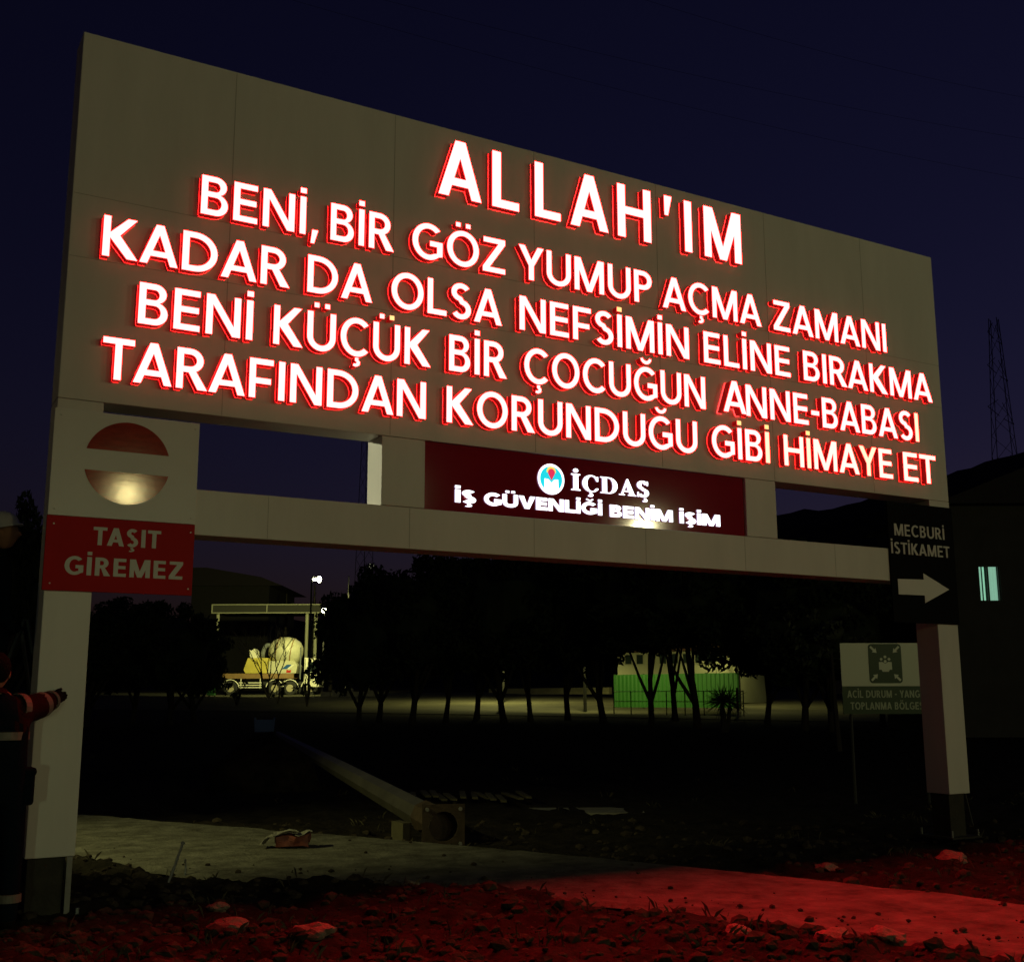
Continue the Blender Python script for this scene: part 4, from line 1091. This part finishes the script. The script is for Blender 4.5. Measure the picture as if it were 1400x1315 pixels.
def sheet(x0,y0,x1,y1,z0,z1):
    q = MB(); vs = [crump((x0+(x1-x0)*i/6, y0+(y1-y0)*j/4, z0+(z1-z0)*i/6), .035) for i in range(7) for j in range(5)]
    q.add(vs, [(i*5+j,i*5+j+1,(i+1)*5+j+1,(i+1)*5+j) for i in range(6) for j in range(4)]); return q
for a_ in ((-.2,-.12,.05,.12,.125,.15),(.02,-.12,.2,.1,.12,.13),(-.30,-.1,-.16,.1,.03,.13)):
    o = sheet(*a_).build('flap', card2, T); sd_ = o.modifiers.new('solid', 'SOLIDIFY'); sd_.thickness = .004

def rod(name, a_, b_, r, label, cat, mm, parts=True):
    T = empty(name, a_, label, cat)
    d = Vector(b_)-Vector(a_); MB().tube([(0,0,-.04), d*.5+Vector((.01,0,.0)), d], [r,r,r*.9], 6).build('shaft', mm, T)
    d2 = d.normalized(); MB().tube([d-d2*.01, d+d2*.012], [r*1.5,r*1.3], 6).build('tip', galv, T)
rod('survey_stake', onz(224,1216,0), ony(250,1152,onz(224,1216,0).y+.1), .011, 'thin leaning metal stake in the soil right of the left leg', 'stake', galv)
rod('short_stake', onz(252,1196,0), ony(253,1176,onz(252,1196,0).y), .009, 'short upright stake stub behind the thin leaning stake', 'stake', galv)

# planks and slab behind the path
p = onz(650, 1092, -.1)
T = empty('plank_pile', (p.x,p.y,-.10), 'pile of thin timber laths side by side in dark grass behind lamp column', 'timber', rz=-YAW-.1)
tim = mat('timber', (.10,.085,.045), .8, var=.4)
rg = random.Random(3)
for i in range(12):
    xx = -1.0+.16*i; aa = rg.uniform(.25,.45)
    M_ = Matrix.Translation((xx, .25*math.sin(i*1.3)-.1*i*.2, .03+.012*(i%3))) @ Matrix.Rotation(aa-.1, 4, 'Z') @ Matrix.Rotation(.06,4,'Y')
    MB().box((-.04,-.5,0),(.05,.6,.03), M_).build('lath', tim, T)
p = onz(800, 1104, -.1)
T = empty('concrete_slab', (p.x,p.y,-.12), 'broken flat concrete slab lying in the dark ground right of the lamp column', 'slab', rz=-YAW-.12)
mb = MB(); mb.prism([[(-.85,-.28),(-.2,-.36),(.35,-.46),(.75,-.2),(.92,.25),(.1,.40),(-.55,.34)]], .0, .12, back=True, M=Matrix.Rotation(math.pi/2,4,'X') @ Matrix.Translation((0,-.13,0))); mb.build('slab_body', concrete, T)
mb = MB(); mb.tube([(-.3,-.36,.06),(-.34,-.55,.08),(-.33,-.7,.05)], .008, 5); mb.build('rebar', steel, T)

# stones and clods
def stone_mesh(seed):
    b_ = bmesh.new(); bmesh.ops.create_icosphere(b_, subdivisions=3, radius=1)
    for v in b_.verts:
        c = v.co.copy(); v.co *= 1+.45*noise.noise(c*1.1+Vector((seed*7,0,0)))+.18*noise.noise(c*3+Vector((0,seed*5,0)))+.06*noise.noise(c*8)
        v.co.z *= .7
    me = bpy.data.meshes.new('stone'); b_.to_mesh(me); b_.free(); me.materials.append(mat('stone', (.24,.19,.15), .9, var=.5, vscale=3, bump=.5, bscale=8)); return me
ST = [stone_mesh(i) for i in range(5)]
big = [(1132,1172,.10,'rounded stone in the soil left of the right leg base'),(1300,1168,.13,'pale flat stone in the red lit soil in front of the right leg'),(960,1188,.06,'small stone at the far edge of the path near its middle'),(1215,1288,.09,'stone on the near edge of the red lit path at the right'),(1140,1292,.10,'stone in the red foreground soil left of the bottom right corner'),(310,1276,.11,'stone in the foreground soil near the bottom left'),(560,1215,.07,'stone where the lit path meets the foreground soil'),(655,1205,.08,'flat stone by the near path edge below the column base plate'),(300,1250,.07,'small pale stone in the soil right of the left leg'),(430,1300,.09,'stone at the bottom edge left of centre'),(1010,1285,.07,'stone at the near path edge right of centre')]
for i, (px, py, s_, lab) in enumerate(big):
    p = onz(px, py, .02)
    o = bpy.data.objects.new('stone', ST[i % 5]); COL.objects.link(o); o.location = (p.x, p.y, zground(p.x, p.y)+s_*.2); o.scale = (s_*1.25, s_, s_*.8); o.rotation_euler = (0,0,i*1.7)
    tag(o, lab, 'stone', 'stones in the soil')
def clods():
    mb = MB(); rg = random.Random(9); base = ST[0]
    tmpl = []
    for me in ST[:3]:
        b_ = bmesh.new(); bmesh.ops.create_icosphere(b_, subdivisions=1, radius=1); b_.verts.ensure_lookup_table()
        tmpl.append(([v.co.copy()*(1+.5*noise.noise(v.co*1.3+Vector((len(tmpl)*9,0,0)))) for v in b_.verts], [tuple(v.index for v in f.verts) for f in b_.faces])); b_.free()
    k = 0
    while k < 3600:
        px, py = rg.uniform(-60, 1460), 1110+rg.random()**.8*260
        p = onz(px, py, 0); xb, xf = edge_x(back_e, p.y), edge_x(front_e, p.y)
        on = xf+.15 < p.x < xb
        if on and rg.random() < (.55 if p.x < xf+.6 else .93): continue
        k += 1
        s_ = rg.choice((.008,.010,.013,.016,.020,.026,.036,.05))*rg.uniform(.7,1.3)*(.45 if on else 1); a_ = rg.uniform(0,6.28)
        v, f = tmpl[k % 3]; z = (.03 if on else zground(p.x, p.y))+s_*.15
        mb.add([(p.x+s_*(q.x*math.cos(a_)-q.y*math.sin(a_))*1.2, p.y+s_*(q.x*math.sin(a_)+q.y*math.cos(a_)), z+q.z*s_*.75) for q in v], f)
    o = mb.build('soil_clods', mat('clod', (.075,.058,.043), .95, spec=.1, col2=(.012,.009,.007), vscale=7, bump=.6, bscale=30), None, False); tag(o, kind='stuff')
clods()
def grass():
    mb = MB(); rg = random.Random(31)
    for t in range(170):
        px, py = rg.uniform(-60, 1460), 1040+rg.random()*285
        p = onz(px, py, 0); xb, xf = edge_x(back_e, p.y), edge_x(front_e, p.y)
        if xf+.12 < p.x < xb+.02: continue
        for k in range(rg.randint(3, 11)):
            a_ = rg.uniform(0,6.28); x, y = p.x+rg.gauss(0,.06), p.y+rg.gauss(0,.06); z = zground(x, y)-.01
            h = rg.uniform(.02,.11); l = rg.uniform(.02,.10); w = rg.uniform(.002,.005); d = Vector((math.cos(a_),math.sin(a_),0)); s_ = Vector((-d.y,d.x,0))*w; b_ = Vector((x,y,z))
            mb.add([b_-s_, b_+s_, b_+d*l*.4+Vector((0,0,h*.7))+s_*.7, b_+d*l+Vector((0,0,h)), b_+d*l*.4+Vector((0,0,h*.7))-s_*.7], [(0,1,2,3,4)])
    o = mb.build('dry_grass', mat('dry_grass', (.085,.07,.035), .8, var=.6, vscale=1), None); tag(o, kind='stuff')
grass()
